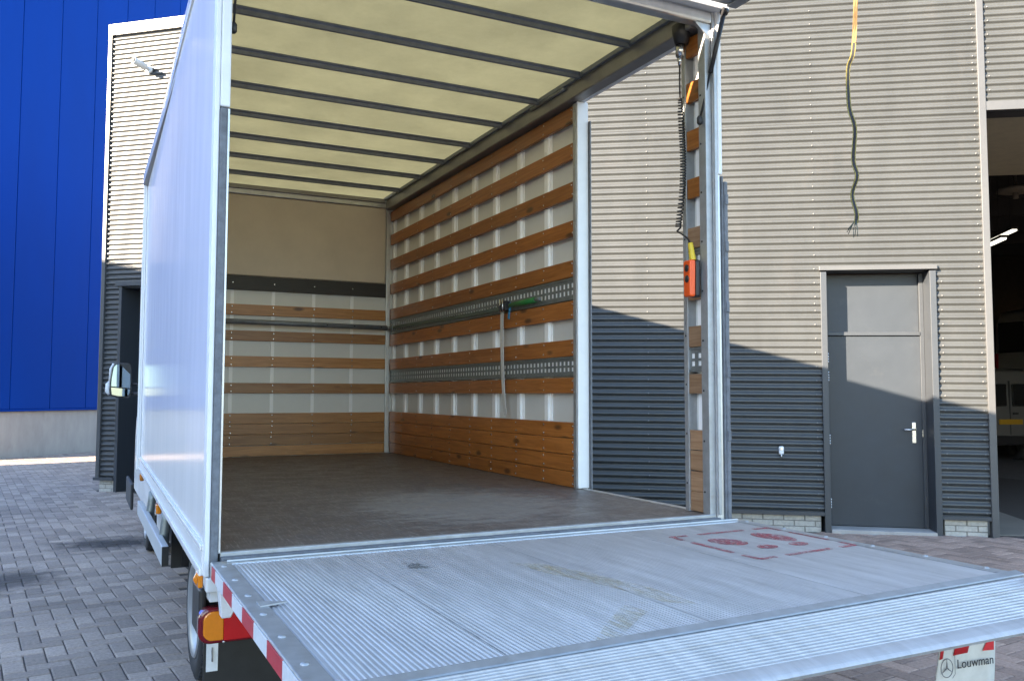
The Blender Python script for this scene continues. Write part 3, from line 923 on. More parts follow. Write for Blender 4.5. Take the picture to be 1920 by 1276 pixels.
def plank_run(parent, axis, a0, a1, face, thick, zs, m, sign):
    """planks along Y (axis 1, face = x) or X (axis 0, face = y); sign: outward side of the back"""
    first = {}
    for z0, z1 in zs:
        h = round(z1 - z0, 3)
        b = MB()
        f0, f1 = (face, face + sign * thick)
        f0, f1 = min(f0, f1), max(f0, f1)
        if axis == 1:
            b.box(f0, f1, a0, a1, 0, h)
        else:
            b.box(a0, a1, f0, f1, 0, h)
        o = b.build('plank', m, None, .0025)
        o.matrix_basis = Matrix.Translation((0, 0, Z(z0) + random.uniform(-.001, .001)))
        setparent(o, parent)


for z0, z1 in SLATS + BOARDS:
    lstrip('plank', .06, LN - .01, .0445, .0490, z0, z1, M_woodR, linl, 0)

# --- right wall, front section
rw = tb('right_wall', W + .048, W + .075, 1.165, FRT, -.06, 2.33, M_panel)
tb('outer_skin', W + .0752, W + .083, 1.165, FRT, -.08, 2.33, M_white, rw)
plank_run(rw, 1, 1.185, LN - .004, W, .024, SLATS, M_woodR, 1)
plank_run(rw, 1, 1.185, LN - .004, W + .003, .024, BOARDS, M_woodR, 1)
for y in (4.537, 4.195, 3.817, 3.449, 3.07, 2.684, 2.312, 1.930, 1.55):
    b = MB()
    b.box(W + .0245, W + .047, y - .014, y + .034, Z(.378), Z(2.25))
    b.box(W + .0405, W + .0475, y - .034, y - .0141, Z(.378), Z(2.25))
    b.build('stud', M_stud, rw, .002)
sc_ = MB()
for y in (4.195, 3.817, 3.449, 3.07, 2.684, 2.312, 1.930, 1.55, 1.20):
    for z0, z1 in SLATS + BOARDS:
        for zz in (z0 + .02, z1 - .02):
            sc_.disc((W + .0005, y + random.uniform(-.006, .006), Z(zz)), (-1, 0, 0), .0065, .003, 6)
sc_.build('plank_screws', M_chrome, rw, kind='stuff')


def rail(parent, y0, y1, z0, z1, x):
    """galvanised lashing rail with two rows of slots"""
    b = MB()
    H = z1 - z0
    zz = [z0, z0 + H * .17, z0 + H * .42, z0 + H * .56, z0 + H * .82, z1]
    n = max(1, int(round((y1 - y0 - .01) / .047)))
    st = (y1 - y0) / n
    x2 = x + .003
    cols = []
    for k in range(n):
        a = y0 + k * st
        cols += [(a, a + st * .26, 0), (a + st * .26, a + st * .76, 1), (a + st * .76, a + st, 0)]
    for a, c_, hole in cols:
        for i in range(5):
            if hole and i in (1, 3):
                # slot walls
                for q in (((x, a, zz[i]), (x2, a, zz[i]), (x2, a, zz[i + 1]), (x, a, zz[i + 1])), ((x, c_, zz[i]), (x, c_, zz[i + 1]), (x2, c_, zz[i + 1]), (x2, c_, zz[i])),
                          ((x, a, zz[i]), (x, c_, zz[i]), (x2, c_, zz[i]), (x2, a, zz[i])), ((x, a, zz[i + 1]), (x2, a, zz[i + 1]), (x2, c_, zz[i + 1]), (x, c_, zz[i + 1]))):
                    b.face([(p[0], p[1], Z(p[2])) for p in q])
                continue
            b.face([(x, a, Z(zz[i])), (x, a, Z(zz[i + 1])), (x, c_, Z(zz[i + 1])), (x, c_, Z(zz[i]))])
    b.box(x - .006, x + .02, y0, y1, Z(z0 - .012), Z(z0 - .0005))
    b.box(x - .006, x + .02, y0, y1, Z(z1 + .0005), Z(z1 + .010))
    o = b.build('lashing_rail', M_galv, parent)
    boxo('rail_backing', (x + .0055, x + .012, y0 + .002, y1 - .002, Z(z0 + .002), Z(z1 - .002)), M_stud, parent)
    return o


rail(rw, 1.185, LN - .006, 1.107, 1.215, W + .006)
rail(rw, 1.185, LN - .006, .660, .752, W + .006)
tr = tb('jamb_trim', W - .003, W + .030, 1.150, 1.184, .0, 2.255, M_alud, rw, .002)
tb('door_jamb', W + .001, W + .076, 1.137, 1.149, .004, 2.262, M_whitem, rw, .004)
tb('jamb_seal', W + .077, W + .084, 1.118, 1.16, .0, 2.15, M_rubber, rw, .002)
tb('jamb_edge', W + .0845, W + .089, 1.125, 1.16, -.02, 2.14, M_whitem, rw, .002)
s_ = MB()
for z in [.06 + .165 * k for k in range(14)]:
    s_.disc((W - .003, 1.168, Z(z)), (-1, 0, 0), .004, .002, 6)
s_.build('trim_screws', M_chrome, rw, kind='stuff')

# --- right wall, rear section beside the opening
rr_ = tb('rear_wall_section', W + .048, W + .070, -.02, .152, -.06, 2.33, M_panel)
tb('outer_skin', W + .0705, W + .0785, .012, .152, -.08, 2.33, M_white, rr_)
plank_run(rr_, 1, .026, .122, W + .001, .022, SLATS[:4], M_woodR, 1)
plank_run(rr_, 1, .026, .122, W + .001, .022, SLATS[4:], M_woodS, 1)
plank_run(rr_, 1, .026, .122, W + .002, .022, BOARDS, M_woodS, 1)
rail(rr_, .028, .122, 1.107, 1.215, W + .008)
rail(rr_, .028, .122, .660, .752, W + .008)
b = MB(); b.box(W + .025, W + .047, .055, .085, Z(.378), Z(2.25)); b.build('stud', M_stud, rr_, .002)
tb('trim', W - .003, W + .05, .123, .153, .0, 2.30, M_alud, rr_, .002)
tb('trim', W - .004, W + .03, -.026, .0255, .0, 2.28, M_alud, rr_, .003)
rp = tb('right_post', W + .031, W + .070, -.036, .02, -.06, 2.335, M_alu, truck, .005)
tb('post_fluting', W + .031, W + .050, -.046, -.0365, .0, 2.25, M_alud, rp, .004)
tb('post_cap', W + .051, W + .076, -.046, .01, 1.56, 2.335, M_whitem, rp, .006)
tb('seal_channel', W + .0705, W + .0795, -.044, .01, -.04, 1.555, M_rubber, rp, .002)
tb('rear_seal', W + .080, W + .103, -.050, .01, -.055, 1.53, M_rubber, rp, .007)
for z in (1.42, 1.2, .92, .62, .33):
    b = MB(); b.box(W + .082, W + .101, -.055, -.047, Z(z), Z(z + .05)); b.build('seal_patch', M_rubber, rp, .004)
s_ = MB()
for z in [.10 + .23 * k for k in range(10)]:
    s_.disc((W - .004, .010, Z(z)), (-1, 0, 0), .005, .003, 6); s_.disc((W - .003, .138, Z(z + .03)), (-1, 0, 0), .005, .003, 6)
s_.build('trim_screws', M_black, rr_, kind='stuff')

# --- bulkhead at the front
bh = tb('bulkhead', -.01, W + .08, LN + .026, LN + .06, -.06, 2.33, M_panel)
tb('upper_panel', .0, W - .045, LN + .004, LN + .025, 1.566, 2.277, M_beige, bh, .01)
plank_run(bh, 0, .0, W - .042, LN, .022, [(1.221, 1.315), (.998, 1.086), (.772, .865), (.544, .633)], M_woodB, 1)
plank_run(bh, 0, .0, W - .042, LN + .002, .022, [(.283, .373), (.189, .280), (.094, .186), (.004, .091)], M_woodB, 1)
tb('dark_board', .0, W - .042, LN - .003, LN + .0215, 1.438, 1.564, M_board, bh, .003)
for x in (.345, .703, 1.053, 1.410, 1.763):
    b = MB(); b.box(x - .015, x + .015, LN + .0225, LN + .0258, Z(.375), Z(1.437)); b.build('stud', M_stud, bh, .001)
s_ = MB()
for x in (.345, .703, 1.053, 1.410, 1.763):
    for z in (1.5, 1.295, 1.24, 1.066, 1.018, .845, .792, .613, .562, .355, .30, .262, .205, .166, .11):
        s_.disc((x + random.uniform(-.005, .005), LN - (.003 if z == 1.5 else .0), Z(z)), (0, -1, 0), .0075, .003, 6)
s_.build('plank_screws', M_chrome, bh, kind='stuff')
tb('corner_angle', W - .040, W - .004, LN - .006, LN + .02, .0, 2.278, M_alu, bh, .003)
tb('bulkhead_header', .0, W - .03, LN - .008, LN + .03, 2.279, 2.335, M_alu, bh, .006)
tb('bulkhead_header_lip', .0, W - .06, LN - .03, LN - .0085, 2.322, 2.36, M_rail, bh, .004)
tb('front_skin', -.02, W + .083, LN + .0605, FRT, -.08, 2.36, M_white, bh)

# --- roof
BOWS = [.485, .978, 1.482, 2.0, 2.528, 3.037, 3.559, 4.087]
rf = tb('roof_rail', W - .052, W + .03, .02, LN, 2.262, 2.352, M_rail, truck, .008)
tb('roof_rail_cap', W - .075, W - .0525, .02, LN, 2.344, 2.372, M_bow, rf, .004)
tb('rail_trim', W + .0305, W + .06, .14, 1.16, 2.264, 2.30, M_whitem, rf, .004)
tb('roof_flange', W + .0, W + .085, -.01, FRT, 2.3535, 2.385, M_white, rf)
lstrip('roof_flange', -.01, FRT, .0, .07, 2.3535, 2.385, M_white)
rl = tb('roof_rail', -.03, .045, .02, LN, 2.262, 2.352, M_rail, truck, .008)
b = MB(); b.tube([(W - .062, 1.60, Z(2.338)), (W - .062, 1.35, Z(2.338)), (W - .062, 1.17, Z(2.338))], .012, 8); b.build('cable_duct', M_galv, rf)
for y in BOWS:
    b = MB()
    prof = [(-.019, 2.364), (-.019, 2.372), (.019, 2.372), (.019, 2.364), (.010, 2.356), (.0075, 2.334), (-.0075, 2.334), (-.010, 2.356)]
    b.prism([(.03, y + .016 + a, Z(z)) for a, z in prof], (W - .075 - .03 + .012, 0, 0))
    b.build('roof_bow', M_bow, truck, .003)
ys = [-.0] + BOWS + [LN + .05]
for a, c_ in zip(ys[:-1], ys[1:]):
    b = MB(); b.box(-.02, W + .06, a + .018, c_ + .014, Z(2.378), Z(2.3805))
    b.build('roof_panel', M_roof, truck)
hd_ = tb('rear_header', .0, W + .03, -.040, .030, 2.272, 2.330, M_alu, truck, .012)
tb('header_upper', -.03, W + .10, -.080, .030, 2.331, 2.385, M_whitem, hd_, .004)
b = MB(); b.prism([(W + .028, -.030, Z(2.20)), (W + .028, -.030, Z(2.2715)), (W - .06, -.030, Z(2.2715)), (W - .045, -.030, Z(2.255))], (0, .02, 0)); b.build('corner_gusset', M_alu, hd_, .003)
# rear flap, swung up level
fl = tb('rear_flap', -.05, W + .10, -.95, -.122, 2.352, 2.385, M_whitem, truck, .004)
tb('flap_frame', W + .045, W + .101, -.95, -.122, 2.322, 2.3515, M_alud, fl, .004)
tb('flap_frame', -.05, .01, -.95, -.122, 2.322, 2.3515, M_alud, fl, .004)
tb('flap_frame', .011, W + .044, -.18, -.122, 2.330, 2.3515, M_alud, fl, .006)
tb('flap_frame', .011, W + .044, -.95, -.89, 2.322, 2.3515, M_alud, fl, .004)


def strut(name, a, c_):
    a, c_ = Vector(a), Vector(c_)
    mid = a.lerp(c_, .56)
    b = MB(); b.tube([a, mid], .0105, 12); o = b.build(name, M_black, truck)
    b = MB(); b.tube([mid, c_], .0045, 8); b.build('piston_rod', M_black, o)
    b = MB(); b.tube([c_ + Vector((0, 0, .022)), c_ + Vector((0, 0, .012)), c_ - Vector((0, 0, .012)), c_ - Vector((0, 0, .02))], [.007, .013, .013, .007], 10)
    b.tube([a - Vector((.012, 0, 0)), a + Vector((.012, 0, 0))], .018, 12); b.build('ball_joint', M_black, o)


strut('gas_strut', (W + .070, -.080, Z(2.322)), (W - .018, .0, Z(1.816)))
strut('gas_strut', (.02, -.09, Z(2.322)), (.018, .055, Z(1.871)))

# --- pull strap of the rear flap
ps = MB()
pth = [(2.105, -.915, 2.322), (2.1, -.912, 2.011), (2.1, -.896, 1.823), (2.1, -.870, 1.761), (2.1, -.871, 1.618), (2.1, -.895, 1.53), (2.1, -.885, 1.412), (2.1, -.9, 1.348), (2.1, -.876, 1.284), (2.1, -.894, 1.21), (2.1, -.890, 1.175)]


def smooth_path(P, k=5):
    out = []
    P = [Vector(p) for p in P]
    for i in range(len(P) - 1):
        p0, p1, p2, p3 = P[max(i - 1, 0)], P[i], P[i + 1], P[min(i + 2, len(P) - 1)]
        for j in range(k):
            t = j / k
            out.append(.5 * ((2 * p1) + (-p0 + p2) * t + (2 * p0 - 5 * p1 + 4 * p2 - p3) * t * t + (-p0 + 3 * p1 - 3 * p2 + p3) * t * t * t))
    out.append(P[-1])
    return out


spth = [(p.x, p.y, p.z + FZ) for p in smooth_path(pth)]


def ribbon(b, path, width, offs, m, th=.0016, tw=None):
    rows = []
    n = len(path)
    for i, p in enumerate(path):
        p = Vector(p)
        t = (Vector(path[min(i + 1, n - 1)]) - Vector(path[max(i - 1, 0)])).normalized()
        v = Vector((-.62, -.78, 0))                       # faces the yard
        if tw:
            v = Matrix.Rotation(tw(i / (n - 1)), 3, 'Z') @ v
        s = t.cross(v).normalized()
        a, c_ = p + s * (offs - width / 2), p + s * (offs + width / 2)
        rows.append([a + v * th, c_ + v * th, c_ - v * th, a - v * th])
    b.grid(rows, m, False, True)


twf = lambda q: .5 * math.sin(q * 11)
ribbon(ps, spth[9:], .0028, -.0062, 0, tw=twf); ribbon(ps, spth[9:], .0095, 0, 1, tw=twf); ribbon(ps, spth[9:], .0028, .0062, 0, tw=twf)
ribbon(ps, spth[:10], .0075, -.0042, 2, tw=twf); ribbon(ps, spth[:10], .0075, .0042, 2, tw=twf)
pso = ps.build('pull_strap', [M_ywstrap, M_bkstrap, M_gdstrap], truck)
b = MB()
for k in range(9):
    a = Vector((2.1, -.89, Z(1.19)))
    e_ = Vector((2.1 + random.uniform(-.01, .01), -.885 + random.uniform(-.012, .035), Z(random.uniform(1.12, 1.165))))
    b.tube([a, a.lerp(e_, .5) + Vector((0, random.uniform(-.006, .006), 0)), e_], .0014, 5)
b.build('frayed_end', M_fray, pso)

# --- tail lift
PZ = -.022
XA, XB = -.036, W + .115
YA = -.066


def YC(x):                    # hinge line between deck and ramp
    return -1.455 + (x - XA) / (XB - XA) * .11


b = MB()
# ribbed deck: ribs run front to back
x = XA + .062
prof = []
rp_ = .0135
while x < XB - .05:
    prof += [(x, 0), (x + rp_ * .38, 0), (x + rp_ * .52, .0034), (x + rp_ * .86, .0034)]
    x += rp_
prof.append((x, 0))
rows = [[(px_, YA - .052, Z(PZ - .0034 + dz)) for px_, dz in prof], [(px_, YC(px_) + .004, Z(PZ - .0034 + dz)) for px_, dz in prof]]
b.grid(rows, 0, False)
lift = b.build('tail_lift', M_deck, truck)
b = MB(); b.hexa([(XA + .01, YA - .04, Z(-.072)), (XB - .01, YA - .04, Z(-.072)), (XB - .01, YC(XB) + .01, Z(-.072)), (XA + .01, YC(XA) + .01, Z(-.072)),
                  (XA + .01, YA - .04, Z(PZ - .0045)), (XB - .01, YA - .04, Z(PZ - .0045)), (XB - .01, YC(XB) + .01, Z(PZ - .0045)), (XA + .01, YC(XA) + .01, Z(PZ - .0045))])
b.build('deck_core', M_alud, lift)
tb('front_edge', XA, XB, YA - .052, YA, -.07, PZ + .003, M_alu, lift, .004)
tb('front_lip', XA + .05, XB - .02, YA - .030, YA - .020, PZ + .0035, PZ + .010, M_alu, lift, .002)
b = MB(); b.hexa([(XA, YA - .0525, Z(-.07)), (XA + .0605, YA - .0525, Z(-.07)), (XA + .0605, YC(XA), Z(-.07)), (XA, YC(XA), Z(-.07)),
                  (XA, YA - .0525, Z(PZ + .004)), (XA + .0605, YA - .0525, Z(PZ + .004)), (XA + .0605, YC(XA), Z(PZ + .004)), (XA, YC(XA), Z(PZ + .004))])
b.build('edge_plate', M_alud, lift, .003)
b = MB(); b.hexa([(XB - .045, YA - .0525, Z(-.07)), (XB, YA - .0525, Z(-.07)), (XB, YC(XB), Z(-.07)), (XB - .045, YC(XB), Z(-.07)),
                  (XB - .045, YA - .0525, Z(PZ + .004)), (XB, YA - .0525, Z(PZ + .004)), (XB, YC(XB), Z(PZ + .004)), (XB - .045, YC(XB), Z(PZ + .004))])
b.build('edge_plate', M_alud, lift, .003)
for k in range(6):
    y = -.172 - .226 * k
    b = MB(); b.lathe([(.0105, -.001), (.0098, .0022), (.006, .0045), (0, .005)], (XA + .030, y, Z(PZ + .004)), (0, 0, 1), 12); b.build('rivet', M_alud, lift)
    b = MB(); b.lathe([(.0105, -.001), (.0098, .0022), (.006, .0045), (0, .005)], (XB - .022, y + .02, Z(PZ + .004)), (0, 0, 1), 12); b.build('rivet', M_alud, lift)
b = MB(); b.prism([(.0, -.715, Z(PZ + .0045)), (.075, -.752, Z(PZ + .0045)), (.0, -.775, Z(PZ + .0045))], (0, 0, .004)); b.build('torn_tab', M_alud, lift)
# deck plank joints
for xj in (.40, .98, 1.56):
    xx = XA + .062 + round((xj - XA - .062) / rp_) * rp_
    b = MB(); b.hexa([(xx + rp_ * .02, YA - .054, Z(PZ - .006)), (xx + rp_ * .40, YA - .054, Z(PZ - .006)), (xx + rp_ * .40, YC(xx), Z(PZ - .006)), (xx + rp_ * .02, YC(xx), Z(PZ - .006)),
                      (xx + rp_ * .02, YA - .054, Z(PZ - .0006)), (xx + rp_ * .40, YA - .054, Z(PZ - .0006)), (xx + rp_ * .40, YC(xx), Z(PZ - .0006)), (xx + rp_ * .02, YC(xx), Z(PZ - .0006))])
    b.build('plank_joint', M_joint, lift)
# side edge with red and white reflective tape
y = YA - .054
k = 0
while y > -1.45:
    y1 = max(y - (.085 if k == 0 else .172), -1.45)
    b = MB(); b.hexa([(XA - .0025, y1, Z(-.066)), (XA - .0003, y1, Z(-.066)), (XA - .0003, y, Z(-.066)), (XA - .0025, y, Z(-.066)),
                      (XA - .0025, y1, Z(PZ - .002)), (XA - .0003, y1, Z(PZ - .002)), (XA - .0003, y, Z(PZ - .002)), (XA - .0025, y, Z(PZ - .002))])
    b.build('reflective_strip', M_redst if k % 2 == 0 else M_whitest, lift)
    y = y1; k += 1
# crease and ramp
TIPY, TIPZ = -1.69, -.066


def ramp_pt(x, t, dz=0):
    y0, z0 = YC(x) - .010, PZ + .002
    return (x, y0 + (TIPY - y0) * t, Z(z0 + (TIPZ - z0) * t + dz))


b = MB(); b.hexa([(XA, YC(XA) - .028, Z(-.06)), (XB + .04, YC(XB) - .028, Z(-.06)), (XB + .04, YC(XB) + .004, Z(-.06)), (XA, YC(XA) + .004, Z(-.06)),
                  (XA, YC(XA) - .028, Z(PZ - .003)), (XB + .04, YC(XB) - .028, Z(PZ - .003)), (XB + .04, YC(XB) + .004, Z(PZ + .0045)), (XA, YC(XA) + .004, Z(PZ + .0045))])
b.build('hinge_strip', M_alud, lift, .003)
b = MB()
ts = []
n = 14
for i in range(n):
    t0 = .12 + .70 * i / n
    dt = .70 / n
    deep = -.006 if i == 5 else -.001
    ts += [(t0, deep), (t0 + dt * .42, deep), (t0 + dt * .55, .0034), (t0 + dt * .88, .0034)]
ts += [(.82, 0), (.83, .003), (.90, .003), (.97, .0), (1.0, -.006)]
rows = [[ramp_pt(XA, t, dz), ramp_pt(XB + .04, t, dz)] for t, dz in ts]
rows.append([(XA, TIPY + .004, Z(TIPZ - .014)), (XB + .04, TIPY + .004, Z(TIPZ - .014))])
rows.append([(XA, -1.46, Z(-.085)), (XB + .04, -1.36, Z(-.085))])
b.grid(rows, 0, False)
b.build('ramp', M_deck, lift)
b = MB(); b.box(XB - .055, XB + .12, -1.52, -1.44, Z(PZ - .008), Z(PZ + .008)); b.build('edge_stop', M_alud, lift, .004)
# painted foot-position square and yellow smears on the deck
zm = Z(PZ + .0012)


def strip_mark(pts, name, m, dz=0):
    b = MB(); b.prism([(x, y, zm + dz) for x, y in pts], (0, 0, .0008)); return b.build(name, m, lift)


def ell(cx, cy, rx, ry, a, n=22):
    return [(cx + rx * math.cos(t) * math.cos(a) - ry * math.sin(t) * math.sin(a), cy + rx * math.cos(t) * math.sin(a) + ry * math.sin(t) * math.cos(a)) for t in [2 * math.pi * k / n for k in range(n)]]


for c_ in (ell(1.80, -.51, .062, .080, .35), ell(1.865, -.655, .045, .035, .2), ell(2.04, -.50, .055, .105, .15), ell(2.015, -.66, .042, .034, .2)):
    strip_mark(c_, 'footprint_mark', M_redmark)
sq = [(1.665, -.33), (2.185, -.315), (2.185, -.775), (1.665, -.83)]
for i in range(4):
    (ax, ay), (bx_, by) = sq[i], sq[(i + 1) % 4]
    for t0, t1 in ((0, .16), (.27, .73), (.84, 1.0)):
        p0 = Vector((ax + (bx_ - ax) * t0, ay + (by - ay) * t0, 0)); p1 = Vector((ax + (bx_ - ax) * t1, ay + (by - ay) * t1, 0))
        nrm = Vector((-(by - ay), bx_ - ax, 0)).normalized() * .011
        strip_mark([(q.x, q.y) for q in (p0 - nrm, p1 - nrm, p1 + nrm, p0 + nrm)], 'border_mark', M_redmark, .0003 * (i % 2))
strip_mark([(.86, -.50), (.95, -.58), (1.03, -.80), (1.07, -1.05), (1.07, -1.24), (1.0, -1.18), (.97, -.95), (.90, -.72)], 'paint_smear', M_ywmark)
strip_mark([(.89, -1.16), (.90, -1.25), (.80, -1.33), (.70, -1.42), (.63, -1.42), (.74, -1.30), (.82, -1.22)], 'paint_smear', M_ywmark, .0002)
strip_mark([(.50, -.33), (.58, -.36), (.60, -.46), (.53, -.45)], 'paint_smear', worn_paint('dirt_smear', (.2, .2, .19), .5, 16), .0001)
# lift mechanism below
b = MB(); b.prism([(-.020, -.09, Z(-.071)), (-.008, -.10, Z(-.19)), (.022, -.10, Z(-.19)), (.075, -.11, Z(-.071))], (0, -.05, 0)); b.build('side_bracket', M_whitest, lift, .004)
for x0 in (.55, 1.5):
    b = MB(); b.tube([(x0, -.25, Z(-.11)), (x0, .55, Z(-.42))], .045, 10); b.build('lift_arm', M_dark, lift)
    b = MB(); b.tube([(x0 + .12, -.22, Z(-.14)), (x0 + .12, .6, Z(-.50))], .03, 10); b.build('ram', M_galv, lift)
# warning flag below the ramp corner
fg = MB()
rows = []
for i in range(9):
    z = -.14 - .36 * i / 8
    row = []
    for j in range(9):
        q = j / 8
        xx = 2.03 + .255 * q + (1 - q) * (-.055) * (i / 8) ** 1.5
        yy = -1.262 + .022 * math.sin(q * 2.6 + .4) + .02 * (i / 8) ** 2
        row.append((xx, yy, Z(z)))
    rows.append(row)
fg.grid(rows, 0, True)
flag = fg.build('warning_flag', M_conct, lift)
so = flag.modifiers.new('solid', 'SOLIDIFY'); so.thickness = .003; so.offset = 1


def on_flag(q, z, lift_=.0035):
    i = (-.14 - z) / .36
    return (2.03 + .255 * q + (1 - q) * (-.055) * i ** 1.5, -1.262 + .022 * math.sin(q * 2.6 + .4) + .02 * i ** 2 - lift_, Z(z))


for q0, q1, sl_ in ((.0, .07, .06), (.30, .56, .12), (.80, .965, .17)):
    b = MB()
    zt_, zb_ = -.195, -.293
    if q1 > .9:
        pts = [(q0, zb_), (q1, zb_), (q1, zt_ - .02)]
        b.face([on_flag(*p) for p in pts])
    else:
        rws = []
        for i in range(5):
            q_ = q0 + (q1 - q0) * i / 4
            rws.append([on_flag(q_, zb_), on_flag(q_ + sl_, zt_)])
        b.grid(rws, 0, True)
    o = b.build('red_stripe', M_redpr, flag)
    so = o.modifiers.new('solid', 'SOLIDIFY'); so.thickness = .0008; so.offset = 0
# lettering and emblem on the flag
X0 = Vector(on_flag(.36, -.335)); X1 = Vector(on_flag(.97, -.335))
xd = (X1 - X0).normalized(); zd = Vector((0, 0, 1)); nd_ = xd.cross(zd)
Mt = Matrix((xd, zd, nd_)).transposed().to_4x4(); Mt.translation = X0 - Vector((0, .006, 0))
font_mesh('Louwman', .041, 'lettering', M_ink, flag, Mt)
b = MB()
ec = Vector(on_flag(.165, -.325)) - Vector((0, .004, 0)); er = .029
b.tube([ec + xd * er * .86 * math.cos(t) + zd * er * math.sin(t) for t in [2 * math.pi * k / 28 for k in range(29)]], .0013, 5, caps=False)
for k in range(3):
    t = math.pi / 2 + 2 * math.pi * k / 3
    b.tube([ec, ec + xd * er * .86 * math.cos(t) + zd * er * math.sin(t)], [.0026, .0008], 5)
b.build('emblem', M_greyink, flag)
b = MB(); e0 = Vector(on_flag(.31, -.29)) - Vector((0, .003, 0))
b.tube([e0, e0 - zd * .06, e0 - zd * .072 - xd * .012], .0008, 5); b.build('emblem_bar', M_greyink, flag)

# --- rear lamp, bumper, wheels, side guard, chassis
tl = thing('x', (0, 0, 0), 'x', 'x'); bpy.data.objects.remove(tl)
def rrect(x0, x1, z0, z1, r, y, rr=None, n=7):
    rr = r if rr is None else rr
    P = []
    for cx, cz, a0, q in ((x1 - rr, z1 - rr, 0, rr), (x0 + r, z1 - r, 90, r), (x0 + r, z0 + r, 180, r), (x1 - rr, z0 + rr, 270, rr)):
        for k in range(n):
            t = R(a0 + 90 * k / (n - 1)); P.append((cx + q * math.cos(t), y, Z(cz + q * math.sin(t))))
    return P


b = MB(); b.prism(rrect(-.062, .27, -.308, -.186, .040, .045), (0, -.050, 0)); lamp = b.build('tail_lamp', M_dred, truck, .010, seg=4)
b = MB(); b.prism(rrect(-.046, .020, -.296, -.198, .030, .0, .004), (0, -.011, 0)); b.build('amber_lens', M_amber, lamp, .005, seg=3)
b = MB(); b.prism(rrect(.0205, .225, -.299, -.195, .004, .0, .02), (0, -.0105, 0)); b.build('red_lens', M_red, lamp, .004, seg=3)
b = MB()
for x_, z_ in ((.021, -.192), (.021, -.302)):
    b.disc((x_, -.013, Z(z_)), (0, -1, 0), .005, .003, 8)
b.build('lens_screws', M_chrome, lamp, kind='stuff')
b = MB(); b.box(-.055, -.03, .05, .25, Z(-.30), Z(-.13)); b.box(-.03, .30, .10, .20, Z(-.30), Z(-.16)); b.build('lamp_bracket', M_black, truck, .01)
mf = tb('mud_flap', .0, .30, .34, .352, -.80, -.30, M_black, truck, .003)
b = MB(); b.box(.010, .052, .3345, .3395, Z(-.50), Z(-.375)); st2 = b.build('sticker', M_whitest, mf)
b = MB(); b.tube([(.030, .333, Z(-.410)), (.030, .333, Z(-.425)), (.031, .333, Z(-.445)), (.031, .333, Z(-.462))], [.004, .010, .007, .012], 8, flat=.2); b.build('sticker_print', M_greyink, st2)
tb('rear_underrun_bar', .12, W - .12, .42, .52, -.56, -.46, M_galv, truck, .008)
tb('cross_member', .08, W - .05, .36, .48, -.46, -.18, M_dark, truck, .01)
for x0 in (.55, 1.46):
    tb('chassis_rail', x0, x0 + .09, .1, 6.2, -.34, -.16, M_dark, truck)
tb('sub_frame', .1, W - .1, .1, FRT, -.16, -.065, M_dark, truck)


def wheel(x, y, side, r=.345, wdt=.19):
    cz = r
    b = MB()
    h = wdt / 2
    b.lathe([(r * .60, h * .7), (r * .70, h * .98), (r * .88, h * 1.02), (r * .97, h * .84), (r, h * .55), (r, -h * .55), (r * .97, -h * .84), (r * .88, -h), (r * .6, -h)], (x, y, cz), (side, 0, 0), 56)
    for k in range(56):       # shoulder tread blocks
        t = 2 * math.pi * (k + .5) / 56
        for s0, s1 in ((h * .45, h * .9), (-h * .3, h * .3)):
            c_ = Vector((x + side * (s0 + s1) / 2, y + (r - .002) * math.cos(t), cz + (r - .002) * math.sin(t)))
            rad = Vector((0, math.cos(t), math.sin(t))); tan = Vector((0, -math.sin(t), math.cos(t)))
            P = []
            for dz in (-.004, .006):
                for a, q in ((-1, -1), (1, -1), (1, 1), (-1, 1)):
                    P.append(c_ + Vector((side * (s1 - s0) / 2 * a, 0, 0)) + tan * .011 * q + rad * (dz if not (s1 > h * .8 and a > 0) else dz - .012))
            b.hexa(P)
    w = b.build('wheel', M_tyre, truck)
    b = MB(); b.lathe([(.0, h * .45), (.06, h * .6), (.10, h * .5), (r * .42, h * .35), (r * .52, h * .85), (r * .60, h * 1.0), (r * .66, h * 1.06), (r * .68, h * .98)], (x, y, cz), (side, 0, 0), 40)
    b.build('rim', M_rim, w)
    b = MB()
    for k in range(6):
        t = math.pi / 3 * k
        b.disc((x + side * h * .26, y + .08 * math.cos(t), cz + .08 * math.sin(t)), (side, 0, 0), .011, .015, 6)
    b.build('wheel_nuts', M_galv, w, kind='stuff')


wheel(.20, 1.58, -1)
wheel(W - .20, 1.58, 1)
wheel(.22, 5.55, -1)
wheel(W - .22, 5.55, 1)
# mudguard arch and flap
b = MB()
rows = []
for k in range(13):
    t = R(20) + R(150) * k / 12
    rows.append([(.08, 1.58 + .43 * math.cos(t), .345 + .43 * math.sin(t)), (.40, 1.58 + .43 * math.cos(t), .345 + .43 * math.sin(t))])
b.grid(rows, 0, True); ma = b.build('mudguard', M_black, truck); so = ma.modifiers.new('solid', 'SOLIDIFY'); so.thickness = .01
b = MB(); b.box(.03, .36, 2.02, 2.03, .48, Z(-.10)); b.build('front_mud_flap', M_black, truck, .003)
b = MB(); b.tube([(.20, 2.12, Z(-.30)), (.20, 2.62, Z(-.28))], .15, 20); b.build('fuel_tank', M_black, truck, .02)
b = MB(); b.box(.06, .42, 2.75, 3.45, Z(-.40), Z(-.10)); b.build('tool_box', M_whitem, truck, .02)
sg = thing('x', (0, 0, 0), 'x', 'x'); bpy.data.objects.remove(sg)
b = MB(); b.box(-.072, -.040, 1.36, 3.35, Z(-.285), Z(-.19)); guard = b.build('side_guard', M_sguard, truck, .004)
b = MB(); b.box(-.0715, -.0405, 1.352, 1.3598, Z(-.284), Z(-.191)); b.build('end_cap', M_black, guard)
